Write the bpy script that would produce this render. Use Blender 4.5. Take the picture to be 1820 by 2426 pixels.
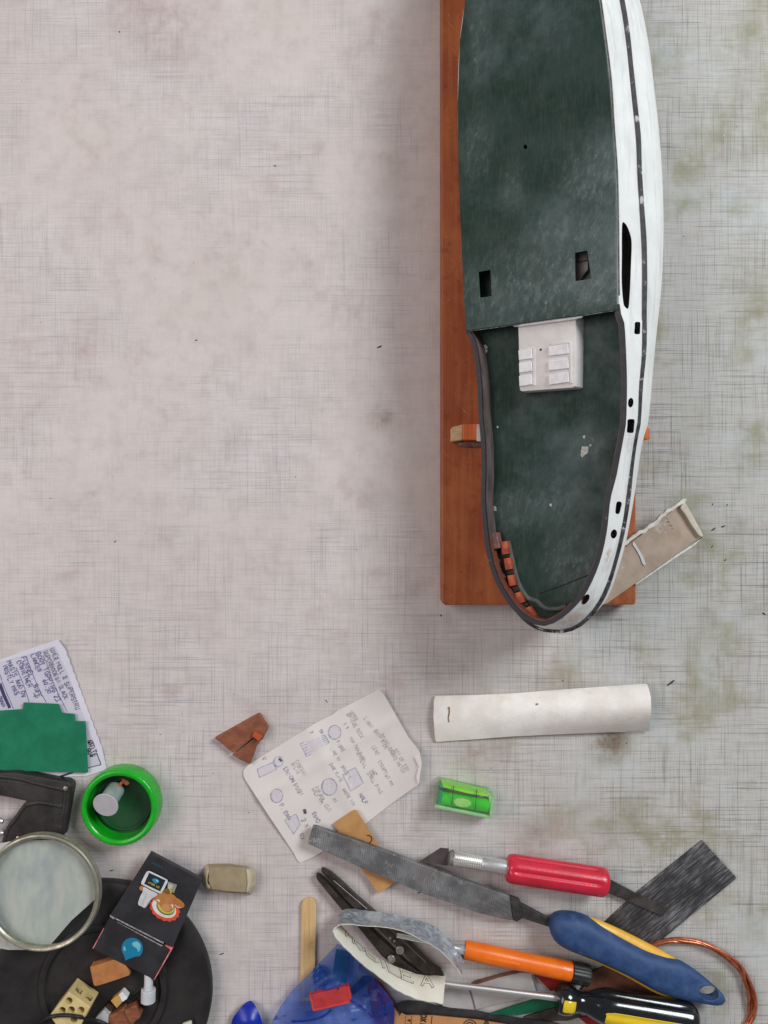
import bpy, bmesh, math, random
from mathutils import Vector, Matrix, noise as mnoise

for _o in list(bpy.data.objects):
    bpy.data.objects.remove(_o)
scene = bpy.context.scene
COL = scene.collection
random.seed(7)

# ------------------------------------------------------------------ camera, world, lamps, exposure
S = 0.0003            # metres of table per photograph pixel
H = 0.62              # camera height over the table
CX, CY = 910.0, 1213.0

cam = bpy.data.cameras.new("camera")
cam.sensor_fit = 'VERTICAL'
cam.sensor_height = 24.0
cam.lens = 24.0 * H / (2426 * S)
cam.clip_start = 0.01
cam.clip_end = 50
camo = bpy.data.objects.new("camera", cam)
camo.location = (0, 0, H)
COL.objects.link(camo)
scene.camera = camo

world = bpy.data.worlds.new("World")
scene.world = world
world.use_nodes = True
_bg = world.node_tree.nodes["Background"]
_bg.inputs[0].default_value = (0.93, 0.95, 1.0, 1)
_bg.inputs[1].default_value = 0.18

def area(name, loc, target, sx, sy, power, color):
    l = bpy.data.lights.new(name, 'AREA')
    l.shape = 'RECTANGLE'; l.size = sx; l.size_y = sy
    l.energy = power; l.color = color
    o = bpy.data.objects.new(name, l)
    o.location = loc
    d = Vector(target) - Vector(loc)
    o.rotation_euler = d.to_track_quat('-Z', 'Y').to_euler()
    COL.objects.link(o)
    return o

area("window_light", (1.65, 1.25, 1.75), (0.05, 0, 0), 0.9, 0.9, 53, (0.93, 0.985, 1.0))
area("room_light", (-1.7, 0.5, 1.9), (0, -0.1, 0), 1.6, 1.6, 30, (1.0, 0.872, 0.83))

scene.view_settings.view_transform = 'Standard'
scene.view_settings.look = 'None'
scene.view_settings.exposure = 0.0
scene.view_settings.gamma = 1.0
scene.cycles.use_denoising = True
scene.cycles.max_bounces = 10
scene.cycles.transparent_max_bounces = 16
scene.cycles.caustics_reflective = False
scene.cycles.caustics_refractive = False

# ------------------------------------------------------------------ helpers
def P(px, py, z=0.0):
    k = S * (H - z) / H
    return Vector(((px - CX) * k, -(py - CY) * k, z))

def R(px):
    return px * S

def lin(c):
    c /= 255.0
    return c / 12.92 if c <= 0.04045 else ((c + 0.055) / 1.055) ** 2.4

def C(r, g, b, k=1.0):
    return (min(1, lin(r) * k), min(1, lin(g) * k), min(1, lin(b) * k), 1)

class NT:
    """tiny node-tree writer"""
    def __init__(self, name):
        self.m = bpy.data.materials.new(name)
        self.m.use_nodes = True
        self.t = self.m.node_tree
        self.b = self.t.nodes["Principled BSDF"]
        self.co = self.t.nodes.new("ShaderNodeTexCoord").outputs["Object"]
    def n(self, typ, **kw):
        nd = self.t.nodes.new(typ)
        for k, v in kw.items():
            setattr(nd, k, v)
        return nd
    def link(self, a, b):
        self.t.links.new(a, b)
    def mapping(self, scale=(1, 1, 1), rot=(0, 0, 0), loc=(0, 0, 0), src=None):
        if any(rot) and scale != (1, 1, 1):      # turn first, then stretch
            src = self.mapping((1, 1, 1), rot, (0, 0, 0), src); rot = (0, 0, 0)
        m = self.n("ShaderNodeMapping")
        m.inputs["Scale"].default_value = scale
        m.inputs["Rotation"].default_value = rot
        m.inputs["Location"].default_value = loc
        self.link(src or self.co, m.inputs["Vector"])
        return m.outputs[0]
    def noise(self, scale, detail=4, rough=0.55, vec=None, dist=0.0):
        x = self.n("ShaderNodeTexNoise")
        x.inputs["Scale"].default_value = scale
        x.inputs["Detail"].default_value = detail
        x.inputs["Roughness"].default_value = rough
        x.inputs["Distortion"].default_value = dist
        self.link(vec or self.co, x.inputs["Vector"])
        return x.outputs["Fac"]
    def ramp(self, src, lo, hi, a=0.0, b=1.0):
        r = self.n("ShaderNodeMapRange")
        r.interpolation_type = 'SMOOTHSTEP'
        r.inputs[1].default_value = lo; r.inputs[2].default_value = hi
        r.inputs[3].default_value = a; r.inputs[4].default_value = b
        self.link(src, r.inputs[0])
        return r.outputs[0]
    def math(self, op, a, b):
        m = self.n("ShaderNodeMath", operation=op)
        for i, v in enumerate((a, b)):
            if isinstance(v, (int, float)): m.inputs[i].default_value = v
            else: self.link(v, m.inputs[i])
        return m.outputs[0]
    def mix(self, fac, a, b, blend='MIX'):
        m = self.n("ShaderNodeMix", data_type='RGBA', blend_type=blend)
        if isinstance(fac, (int, float)): m.inputs[0].default_value = fac
        else: self.link(fac, m.inputs[0])
        for i, v in ((6, a), (7, b)):
            if isinstance(v, tuple): m.inputs[i].default_value = v
            else: self.link(v, m.inputs[i])
        return m.outputs[2]
    def bump(self, src, strength, dist=0.001):
        b = self.n("ShaderNodeBump")
        b.inputs["Strength"].default_value = strength
        b.inputs["Distance"].default_value = dist
        self.link(src, b.inputs["Height"])
        self.link(b.outputs[0], self.b.inputs["Normal"])
    def color(self, c):
        if isinstance(c, tuple): self.b.inputs["Base Color"].default_value = c
        else: self.link(c, self.b.inputs["Base Color"])
    def set(self, **kw):
        for k, v in kw.items():
            i = self.b.inputs[k.replace("_", " ")]
            if hasattr(v, "links") or hasattr(v, "is_output"): self.link(v, i)
            else: i.default_value = v

def mat(name, c1, c2=None, scale=150, rough=0.5, metal=0.0, bump=0.15, bscale=None, stretch=(1, 1, 1),
        wear=None, wear_scale=120, wear_lo=0.6, wear_hi=0.75, wear_stretch=(1, 1, 1), wear_amt=1.0,
        lo=0.35, hi=0.65, rot=0.0, trans=0.0, spec=0.5, sub=0.0, coat=0.0, rvar=0.12, detail=5, bdist=0.0006):
    t = NT(name)
    v = t.mapping(stretch, (0, 0, rot))
    f = t.noise(scale, detail, 0.6, v)
    c = c1
    if c2:
        c = t.mix(t.ramp(f, lo, hi), c1, c2)
    if wear:
        w = t.ramp(t.noise(wear_scale, 6, 0.65, t.mapping(wear_stretch, (0, 0, rot), (3.1, 1.7, 0.4))), wear_lo, wear_hi, 0, wear_amt)
        c = t.mix(w, c, wear)
    t.color(c)
    rn = t.ramp(f, 0.2, 0.8, max(0.02, rough - rvar), min(1, rough + rvar))
    t.set(Roughness=rn, Metallic=metal, Transmission_Weight=trans, Specular_IOR_Level=spec, Coat_Weight=coat)
    if sub: t.set(Subsurface_Weight=sub, Subsurface_Radius=(0.004, 0.003, 0.002), Subsurface_Scale=1.0)
    if bump:
        t.bump(t.noise(bscale or scale * 2.2, 4, 0.6, v), bump, bdist)
    return t.m

LOC = {}
def _link(name, me, parent, base):
    o = bpy.data.objects.new(name, me)
    COL.objects.link(o)
    if parent is None:
        o.location = base
    else:
        o.parent = parent
    LOC[o.name] = base
    return o

def thing(name, label, cat, base, group=None):
    o = bpy.data.objects.new(name, None)
    o.empty_display_size = 0.01
    COL.objects.link(o)
    o.location = base
    LOC[o.name] = Vector(base)
    o["label"] = label; o["category"] = cat
    if group: o["group"] = group
    return o

def tag(o, label, cat, group=None, kind=None):
    o["label"] = label; o["category"] = cat
    if group: o["group"] = group
    if kind: o["kind"] = kind
    return o

def mk(name, verts, faces, m, parent=None, smooth=False, auto=None):
    bm = bmesh.new()
    vs = [bm.verts.new(v) for v in verts]
    for f in faces:
        try: bm.faces.new([vs[i] for i in f])
        except ValueError: pass
    return from_bm(name, bm, m, parent, smooth, auto)

def from_bm(name, bm, m, parent=None, smooth=False, auto=None, recalc=True):
    if recalc: bmesh.ops.recalc_face_normals(bm, faces=bm.faces[:])
    if parent is not None:
        base = LOC[parent.name]
    else:
        n = max(1, len(bm.verts))
        base = Vector((sum(v.co.x for v in bm.verts) / n, sum(v.co.y for v in bm.verts) / n, min(v.co.z for v in bm.verts)))
    for v in bm.verts: v.co -= base
    for f in bm.faces: f.smooth = smooth
    if smooth and auto:
        a = math.radians(auto)
        for e in bm.edges:
            if len(e.link_faces) == 2 and e.calc_face_angle(0) > a: e.smooth = False
    me = bpy.data.meshes.new(name)
    bm.to_mesh(me); bm.free()
    if isinstance(m, (list, tuple)):
        for x in m: me.materials.append(x)
    else:
        me.materials.append(m)
    return _link(name, me, parent, base)

def poly_bm(top, down, bevel=0.0, seg=2):
    """solid from a top outline (world points) and a vector (or per-point list) down; top rim bevelled"""
    bm = bmesh.new()
    n = len(top)
    tv = [bm.verts.new(p) for p in top]
    bv = [bm.verts.new(Vector(p) + (down if isinstance(down, Vector) else down[i])) for i, p in enumerate(top)]
    ft = bm.faces.new(tv); bm.faces.new(list(reversed(bv)))
    for i in range(n):
        j = (i + 1) % n
        bm.faces.new([tv[i], bv[i], bv[j], tv[j]])
    bmesh.ops.recalc_face_normals(bm, faces=bm.faces[:])
    if bevel:
        ed = [e for e in bm.edges if e in set(ft.edges)] + [e for e in bm.edges if (e.verts[0] in tv) != (e.verts[1] in tv)]
        bmesh.ops.bevel(bm, geom=ed, offset=bevel, segments=seg, profile=0.6, affect='EDGES', clamp_overlap=True)
    return bm

def prism(name, pts, z0, z1, m, parent=None, bevel=0.0, smooth=False, seg=2):
    """upright block whose top outline is seen at the given photo points at height z1"""
    top = [P(x, y, z1) for x, y in pts]
    return from_bm(name, poly_bm(top, Vector((0, 0, z0 - z1)), bevel, seg), m, parent, smooth, 35)

def sheet(name, pts, zf, m, parent=None, th=0.0002, step=14, smooth=True):
    """thin sheet with outline pts and a height field zf(px,py)"""
    bm = bmesh.new()
    bm.faces.new([bm.verts.new((x, y, 0)) for x, y in pts])
    xs = [p[0] for p in pts]; ys = [p[1] for p in pts]
    x = min(xs) + step
    while x < max(xs):
        bmesh.ops.bisect_plane(bm, geom=bm.verts[:] + bm.edges[:] + bm.faces[:], plane_co=(x, 0, 0), plane_no=(1, 0, 0)); x += step
    y = min(ys) + step
    while y < max(ys):
        bmesh.ops.bisect_plane(bm, geom=bm.verts[:] + bm.edges[:] + bm.faces[:], plane_co=(0, y, 0), plane_no=(0, 1, 0)); y += step
    for v in bm.verts:
        v.co = P(v.co.x, v.co.y, zf(v.co.x, v.co.y))
    bmesh.ops.recalc_face_normals(bm, faces=bm.faces[:])
    if sum(f.normal.z for f in bm.faces) < 0: bmesh.ops.reverse_faces(bm, faces=bm.faces[:])
    if th:
        r = bmesh.ops.extrude_face_region(bm, geom=bm.faces[:])
        vs = [g for g in r["geom"] if isinstance(g, bmesh.types.BMVert)]
        for v in vs: v.co.z += th
    return from_bm(name, bm, m, parent, smooth, 40)

def smooth_path(pts, n=8, closed=False):
    out = []
    L = len(pts)
    for i in range(L if closed else L - 1):
        p0 = pts[(i - 1) % L] if (closed or i > 0) else pts[0]
        p1 = pts[i]; p2 = pts[(i + 1) % L]
        p3 = pts[(i + 2) % L] if (closed or i + 2 < L) else pts[-1]
        p0, p1, p2, p3 = map(Vector, (p0, p1, p2, p3))
        for k in range(n):
            t = k / n
            out.append(0.5 * ((2 * p1) + (p2 - p0) * t + (2 * p0 - 5 * p1 + 4 * p2 - p3) * t * t + (3 * p1 - p0 - 3 * p2 + p3) * t ** 3))
    if not closed: out.append(Vector(pts[-1]))
    return out

def sp2(pts, n=6, closed=True):
    return [(v.x, v.y) for v in smooth_path([Vector((x, y, 0)) for x, y in pts], n, closed)]

def tube(name, pts, r, m, parent=None, seg=10, smooth=True):
    bm = bmesh.new()
    rings = []
    up = Vector((0, 0, 1)); nrm = None
    for i, p in enumerate(pts):
        d = (pts[min(i + 1, len(pts) - 1)] - pts[max(i - 1, 0)]).normalized()
        if nrm is None:
            nrm = d.orthogonal().normalized() if abs(d.z) > .95 else (up - d * up.dot(d)).normalized()
        else:
            nrm = (nrm - d * nrm.dot(d)).normalized()
        b = d.cross(nrm)
        rr = r(i / (len(pts) - 1)) if callable(r) else r
        rings.append([bm.verts.new(p + (nrm * math.cos(2 * math.pi * k / seg) + b * math.sin(2 * math.pi * k / seg)) * rr) for k in range(seg)])
    for a, b in zip(rings, rings[1:]):
        for k in range(seg):
            bm.faces.new([a[k], a[(k + 1) % seg], b[(k + 1) % seg], b[k]])
    bm.faces.new(list(reversed(rings[0]))); bm.faces.new(rings[-1])
    return from_bm(name, bm, m, parent, smooth, 50)

def lathe(name, p0, p1, prof, m, parent=None, seg=36, rfun=None, flat=(1, 1), smooth=True, auto=38, up=None, caps=True):
    """body of revolution round p0->p1; prof = [(t along, radius)]; flat = scale up / sideways"""
    d = (p1 - p0); L = d.length; d.normalize()
    up = up or Vector((0, 0, 1))
    if abs(d.dot(up)) > 0.98: up = Vector((1, 0, 0))
    e1 = (up - d * up.dot(d)).normalized(); e2 = d.cross(e1)
    bm = bmesh.new(); rings = []
    for t, r in prof:
        ring = []
        for k in range(seg):
            a = 2 * math.pi * k / seg
            rr = r * (rfun(a, t) if rfun else 1)
            ring.append(bm.verts.new(p0 + d * (t * L) + e1 * (math.cos(a) * rr * flat[0]) + e2 * (math.sin(a) * rr * flat[1])))
        rings.append(ring)
    for a, b in zip(rings, rings[1:]):
        for k in range(seg):
            bm.faces.new([a[k], a[(k + 1) % seg], b[(k + 1) % seg], b[k]])
    if caps:
        bm.faces.new(list(reversed(rings[0]))); bm.faces.new(rings[-1])
    return from_bm(name, bm, m, parent, smooth, auto)

def ring_solid(name, c, prof, m, parent=None, seg=96, smooth=True, auto=40, ang=None):
    """closed revolution of profile [(r, z)] about the vertical through c"""
    bm = bmesh.new(); rings = []
    for k in range(seg):
        a = 2 * math.pi * k / seg
        rings.append([bm.verts.new((c.x + math.cos(a) * (r if not ang else r + ang(a, i)), c.y + math.sin(a) * (r if not ang else r + ang(a, i)), c.z + z)) for i, (r, z) in enumerate(prof)])
    n = len(prof)
    for k in range(seg):
        a, b = rings[k], rings[(k + 1) % seg]
        for i in range(n - 1):
            bm.faces.new([a[i], b[i], b[i + 1], a[i + 1]])
    if prof[0][0] < 1e-5 or prof[-1][0] < 1e-5:
        bmesh.ops.remove_doubles(bm, verts=bm.verts[:], dist=1e-6)
    return from_bm(name, bm, m, parent, smooth, auto)

def loft(name, rings, m, parent=None, smooth=True, auto=45, closed=True, cap=True):
    bm = bmesh.new()
    rv = [[bm.verts.new(p) for p in r] for r in rings]
    n = len(rings[0])
    for a, b in zip(rv, rv[1:]):
        for k in range(n if closed else n - 1):
            bm.faces.new([a[k], a[(k + 1) % n], b[(k + 1) % n], b[k]])
    if cap and closed:
        bm.faces.new(list(reversed(rv[0]))); bm.faces.new(rv[-1])
    return from_bm(name, bm, m, parent, smooth, auto)

def cut(o, cutters):
    """real holes: subtract cutter meshes and drop them"""
    for c in cutters:
        md = o.modifiers.new("hole", 'BOOLEAN')
        md.operation = 'DIFFERENCE'; md.object = c
    bpy.context.view_layer.update()
    dg = bpy.context.evaluated_depsgraph_get()
    me = bpy.data.meshes.new_from_object(o.evaluated_get(dg))
    o.modifiers.clear()
    o.data = me
    for c in cutters:
        bpy.data.objects.remove(c)
    return o

# ---- pen strokes
FONT = {
 'A': "0,0 2,6 4,0|1,2 3,2", 'B': "0,0 0,6 3,6 4,5 3,3 0,3|3,3 4,1 3,0 0,0", 'C': "4,5 3,6 1,6 0,4 0,2 1,0 3,0 4,1",
 'D': "0,0 0,6 2,6 4,4 4,2 2,0 0,0", 'E': "4,0 0,0 0,6 4,6|0,3 3,3", 'F': "0,0 0,6 4,6|0,3 3,3", 'G': "4,5 2,6 0,4 0,2 2,0 4,1 4,3 2,3",
 'H': "0,0 0,6|4,0 4,6|0,3 4,3", 'I': "2,0 2,6", 'J': "3,6 3,1 2,0 0,1", 'K': "0,0 0,6|4,6 0,3 4,0", 'L': "0,6 0,0 4,0",
 'M': "0,0 0,6 2,3 4,6 4,0", 'N': "0,0 0,6 4,0 4,6", 'O': "2,0 0,2 0,4 2,6 4,4 4,2 2,0", 'P': "0,0 0,6 3,6 4,5 3,3 0,3",
 'Q': "2,0 0,2 0,4 2,6 4,4 4,2 2,0|2,2 4,0", 'R': "0,0 0,6 3,6 4,5 3,3 0,3|2,3 4,0", 'S': "4,5 3,6 1,6 0,5 1,3 3,3 4,1 3,0 1,0 0,1",
 'T': "2,0 2,6|0,6 4,6", 'U': "0,6 0,1 1,0 3,0 4,1 4,6", 'V': "0,6 2,0 4,6", 'W': "0,6 1,0 2,4 3,0 4,6", 'X': "0,0 4,6|0,6 4,0",
 'Y': "0,6 2,3 4,6|2,3 2,0", 'Z': "0,6 4,6 0,0 4,0", '0': "2,0 0,2 0,4 2,6 4,4 4,2 2,0", '1': "1,5 2,6 2,0",
 '2': "0,5 1,6 3,6 4,4 0,0 4,0", '3': "0,6 4,6 2,3 4,2 3,0 0,0", '4': "3,0 3,6 0,2 4,2", '5': "4,6 0,6 0,3 3,3 4,1 2,0 0,0",
 '8': "2,3 0,5 2,6 4,5 2,3 0,1 2,0 4,1 2,3", '-': "0,3 4,3", ':': "2,1 2,2|2,4 2,5", '.': "2,0 2,1", '&': "4,0 0,5 2,6 3,5 0,1 2,0 4,2",
}
def text_strokes(txt, org, d, size, jit=0.0, adv=1.45, rng=random):
    """pen polylines (2-D photo points) of txt written from org along d"""
    d = Vector(d).normalized(); u = Vector((d.y, -d.x))
    out = []; x = 0.0; k = size / 6.0
    for ch in txt.upper():
        w = rng.uniform(0.85, 1.1) if jit else 1
        dy = rng.uniform(-1, 1) * jit * 2
        for st in FONT.get(ch, "").split("|"):
            if not st: continue
            pl = []
            for q in st.split():
                a, b = q.split(",")
                a = float(a) * 0.8 * w + rng.uniform(-jit, jit); b = float(b) + dy + rng.uniform(-jit, jit)
                v = Vector(org) + d * ((x + a) * k) + u * (b * k)
                pl.append((v.x, v.y))
            out.append(pl)
        x += 4 * 0.8 * adv * (w if ch != ' ' else 0.75)
    return out

def ribbons_bm(strokes, w, mapf):
    """flat ribbons; mapf(px,py,lift)->world; w in photo px"""
    bm = bmesh.new(); lift = 0.0
    for st in strokes:
        if len(st) < 2: continue
        if len(st) > 2:
            st = sp2(st, 3, False)
        L, Rr = [], []
        for i, p in enumerate(st):
            a = Vector(st[max(0, i - 1)]); b = Vector(st[min(len(st) - 1, i + 1)])
            t = (b - a)
            if t.length < 1e-6: t = Vector((1, 0))
            t.normalize(); nn = Vector((-t.y, t.x)) * (w * 0.5)
            L.append((p[0] + nn.x, p[1] + nn.y)); Rr.append((p[0] - nn.x, p[1] - nn.y))
        lift = (lift + 3e-6) % 6e-5
        lv = [bm.verts.new(mapf(x, y, lift)) for x, y in L]
        rv = [bm.verts.new(mapf(x, y, lift)) for x, y in Rr]
        for i in range(len(st) - 1):
            bm.faces.new([lv[i], lv[i + 1], rv[i + 1], rv[i]])
    return bm

def ink(name, strokes, w, zf, m, parent, mapf=None):
    mp = mapf or (lambda x, y, l: P(x, y, zf(x, y) + 0.00012 + l))
    o = from_bm(name, ribbons_bm(strokes, w, mp), m, parent, recalc=False)
    if len(strokes) > 1: o["kind"] = "stuff"
    return o

def circ(cx, cy, rx, ry=None, n=28, rot=0.0, a0=0.0, a1=2 * math.pi, closed=False):
    ry = ry or rx; out = []
    for i in range(n + (0 if closed else 1)):
        a = a0 + (a1 - a0) * i / n
        x, y = math.cos(a) * rx, math.sin(a) * ry
        out.append((cx + x * math.cos(rot) - y * math.sin(rot), cy + x * math.sin(rot) + y * math.cos(rot)))
    return out

def ell(cx, cy, rx, ry, n=36, rot=0.0):
    return circ(cx, cy, rx, ry, n, rot, closed=True)

def zoomed(ox, oy, k):
    return lambda *q: [(ox + a / k, oy + b / k) for a, b in q]

# ------------------------------------------------------------------ the table top
def table_material():
    t = NT("linen_laminate")
    # big soft patches of wear
    sep = t.n("ShaderNodeSeparateXYZ"); t.link(t.co, sep.inputs[0])
    right = t.ramp(sep.outputs[0], -0.06, 0.2, 0.0, 1.0)
    low = t.ramp(sep.outputs[1], 0.08, -0.12, 0.0, 1.0)
    a = t.ramp(t.noise(9, 5, 0.62), 0.33, 0.68)
    base = t.mix(a, C(211, 201, 196), C(218, 210, 207))
    base = t.mix(t.ramp(t.noise(70, 5, .65, t.mapping(loc=(3, 1, 5))), .4, .72, 0, .5), base, C(190, 179, 174))
    base = t.mix(t.math('MULTIPLY', right, .75), base, C(190, 190, 184))
    # woven print: short threads along x and along y, rubbed away in patches
    def dashes(sx, sy, off, lo, hi):
        return t.ramp(t.noise(1.0, 1.5, 0.6, t.mapping((sx, sy, 1), loc=(off, off * 1.7, 0)), 0.0), lo, hi)
    hx = t.math('MAXIMUM', dashes(12, 800, 1.3, 0.60, 0.65), t.math('MULTIPLY', dashes(22, 1400, 7.3, 0.58, 0.64), 0.7))
    hy = t.math('MAXIMUM', dashes(820, 13, 4.1, 0.60, 0.65), t.math('MULTIPLY', dashes(1400, 24, 9.7, 0.58, 0.64), 0.7))
    lines = t.math('ADD', t.math('MULTIPLY', hx, .7), t.math('MULTIPLY', hy, .6))
    worn = t.ramp(t.noise(10, 3, 0.55, t.mapping(loc=(5, 2, 0))), 0.40, 0.60, 0.05, 1.0)
    keep = t.math('MAXIMUM', worn, t.math('MULTIPLY', t.math('MAXIMUM', right, low), .75))
    amt = t.math('MULTIPLY', t.math('MULTIPLY', lines, keep), t.math('ADD', t.math('MULTIPLY', t.math('MAXIMUM', right, t.math('MULTIPLY', low, .7)), 0.50), 0.50))
    tint = t.mix(right, C(158, 152, 160), C(118, 118, 116))
    c = t.mix(t.math('MULTIPLY', keep, .16), base, C(198, 197, 204))
    c = t.mix(t.math('MINIMUM', amt, .9), c, tint)
    fine = t.math('MAXIMUM', dashes(34, 1500, 3.7, .50, .64), dashes(1500, 36, 6.1, .51, .65))
    c = t.mix(t.math('MULTIPLY', fine, t.math('ADD', t.math('MULTIPLY', keep, .20), .07)), c, t.mix(right, C(168, 158, 172), C(138, 138, 136)))
    pale = t.math('MULTIPLY', t.math('MULTIPLY', dashes(36, 700, 2.9, .55, .7), keep), .28)
    c = t.mix(pale, c, C(222, 219, 217))
    # faint purple-brown spots
    pk = t.math('MULTIPLY', t.ramp(t.noise(30, 5, 0.65, t.mapping(loc=(1, 9, 0))), 0.54, 0.75), 0.40)
    c = t.mix(pk, c, C(170, 146, 138))
    # yellow-green grime, more of it towards the right side
    gr = t.ramp(t.noise(20, 6, 0.62, t.mapping(loc=(8, 3, 0))), 0.47, 0.72)
    grx = t.ramp(sep.outputs[0], 0.02, 0.22, 0.08, 0.95)
    c = t.mix(t.math('MULTIPLY', gr, grx), c, C(146, 142, 112))
    cool = t.math('MULTIPLY', t.ramp(t.noise(16, 5, 0.6, t.mapping(loc=(2, 5, 7))), 0.5, 0.7), t.math('MULTIPLY', right, 0.6))
    c = t.mix(cool, c, C(200, 207, 208))
    # individual stains: photo x, y, radius, strength
    st = t.noise(120, 5, 0.7); st2 = t.noise(45, 4, 0.6)
    brk = t.ramp(t.math('ADD', t.math('MULTIPLY', st, 0.5), t.math('MULTIPLY', st2, 0.5)), 0.40, 0.62)
    for x, y, r, k, col in [(1440, 1765, 62, .95, C(118, 100, 78)), (1455, 1745, 40, .7, C(108, 92, 72)), (1330, 1612, 60, .5, C(140, 122, 100)), (1160, 1765, 85, .45, C(138, 120, 102)),
                            (1110, 1780, 45, .6, C(138, 112, 88)), (903, 990, 34, .8, C(140, 118, 96)), (205, 840, 26, .6, C(176, 136, 122)),
                            (200, 800, 60, .3, C(178, 150, 140)), (400, 60, 130, .45, C(165, 140, 135)), (300, 20, 90, .35, C(170, 148, 142)), (560, 2080, 60, .5, C(120, 108, 96)),
                            (1700, 1530, 90, .65, C(142, 138, 108)), (1690, 1650, 70, .5, C(144, 140, 112)), (1640, 390, 60, .55, C(142, 140, 104)), (1800, 300, 120, .4, C(138, 138, 110)),
                            (1760, 120, 110, .45, C(136, 136, 106)), (1690, 330, 70, .4, C(142, 142, 110)), (1785, 660, 90, .55, C(140, 136, 106)), (1650, 1000, 60, .3, C(145, 140, 112)),
                            (1470, 1950, 90, .35, C(120, 110, 98)), (1800, 1430, 60, .5, C(138, 136, 110)), (1780, 1080, 70, .5, C(140, 136, 108)),
                            (1752, 1255, 40, .5, C(130, 122, 98)), (1000, 1970, 50, .35, C(125, 115, 105)), (1270, 1990, 60, .35, C(125, 112, 105)),
                            (880, 1165, 40, .35, C(150, 130, 118)), (640, 1690, 90, .25, C(160, 142, 132)), (1320, 1940, 100, .25, C(130, 118, 108))]:
        p = P(x, y)
        dist = t.n("ShaderNodeVectorMath", operation='DISTANCE')
        t.link(t.mapping((1, 1, 0)), dist.inputs[0]); dist.inputs[1].default_value = (p.x, p.y, 0)
        m = t.ramp(dist.outputs["Value"], r * S * 1.25, r * S * 0.1, 0, k)
        c = t.mix(t.math('MULTIPLY', m, t.math('ADD', t.math('MULTIPLY', brk, 0.75), 0.25)), c, col)
    # tiny specks
    sp = t.ramp(t.noise(330, 2, 0.5), 0.76, 0.80, 0, .55)
    c = t.mix(sp, c, C(105, 95, 85))
    ws = t.ramp(t.noise(420, 2, 0.5, t.mapping(loc=(4, 4, 4))), 0.765, 0.80, 0, .7)
    c = t.mix(ws, c, C(238, 238, 236))
    t.color(c)
    t.set(Roughness=t.ramp(st2, 0.3, 0.7, 0.42, 0.6), Specular_IOR_Level=0.35)
    t.bump(t.math('ADD', lines, t.math('MULTIPLY', st, 0.6)), 0.10, 0.0003)
    return t.m

bm = bmesh.new()
bmesh.ops.create_cube(bm, size=1)
for v in bm.verts:
    v.co = Vector((v.co.x * 1.9, v.co.y * 1.7 + 0.1, v.co.z * 0.03 - 0.015))
table = bpy.data.meshes.new("table_top")
bm.to_mesh(table); bm.free()
table.materials.append(table_material())
table = _link("table_top", table, None, Vector((0, 0, 0)))
table["kind"] = "structure"
table["label"] = "pale linen-patterned laminate work table top with stains"

# ------------------------------------------------------------------ the wooden base board
def wood(name, c1, c2, rot=math.pi / 2, scale=1.0, rough=0.4, fine=None, coat=0.0, dark=None, extra=False):
    t = NT(name)
    v = t.mapping((8 * scale, 150 * scale, 60 * scale), (0, 0, rot))
    f = t.noise(1.0, 6, 0.6, v, 0.6)
    g = t.noise(1.0, 4, 0.6, t.mapping((14 * scale, 900 * scale, 300), (0, 0, rot)))
    c = t.mix(t.ramp(f, 0.3, 0.7), c1, c2)
    c = t.mix(t.ramp(g, 0.4, 0.75, 0, .35), c, fine or c1)
    if dark:
        c = t.mix(t.ramp(t.noise(38, 5, 0.65), 0.60, 0.74, 0, .75), c, dark)
        c = t.mix(t.ramp(t.noise(620, 2, 0.5), 0.70, 0.76, 0, .65), c, C(215, 160, 120))
    if extra:      # blotchy varnish, dents and pale scratches
        c = t.mix(t.ramp(t.noise(16, 5, .6, t.mapping(loc=(4, 4, 1))), .42, .66, 0, .55), c, C(186, 112, 62))
        c = t.mix(t.ramp(t.noise(150, 5, .7, t.mapping(loc=(1, 5, 2))), .54, .74, 0, .5), c, C(98, 48, 28))
        c = t.mix(t.ramp(t.noise(1, 4, .6, t.mapping((60, 700, 60), (0, 0, .9))), .64, .70, 0, .55), c, C(196, 140, 98))
    t.color(c)
    t.set(Roughness=t.ramp(f, 0.2, 0.8, rough - .12, rough + .15), Coat_Weight=coat)
    t.bump(g, 0.2, 0.0005)
    return t.m

M_board = wood("varnished_board", C(142, 68, 32), C(172, 90, 44), rough=0.5, fine=C(112, 52, 26), dark=C(84, 40, 22), coat=0.0, extra=True)
M_chock = wood("orange_wood", C(200, 100, 50), C(222, 122, 66), scale=2, fine=C(160, 70, 34))
M_endgrain = mat("pale_end_grain", C(214, 184, 146), C(196, 160, 120), 300, rough=.6)
board = thing("base_board", "long varnished orange-brown wooden board under the model hull", "board", P(1276, 600))
zt = 0.018
board_pts = [(1046, -330), (1506, -330), (1507, 1428), (1502, 1433), (1055, 1434), (1047, 1427)]
prism("plank", board_pts, 0.0002, zt, M_board, board, bevel=0.0013)

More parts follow.
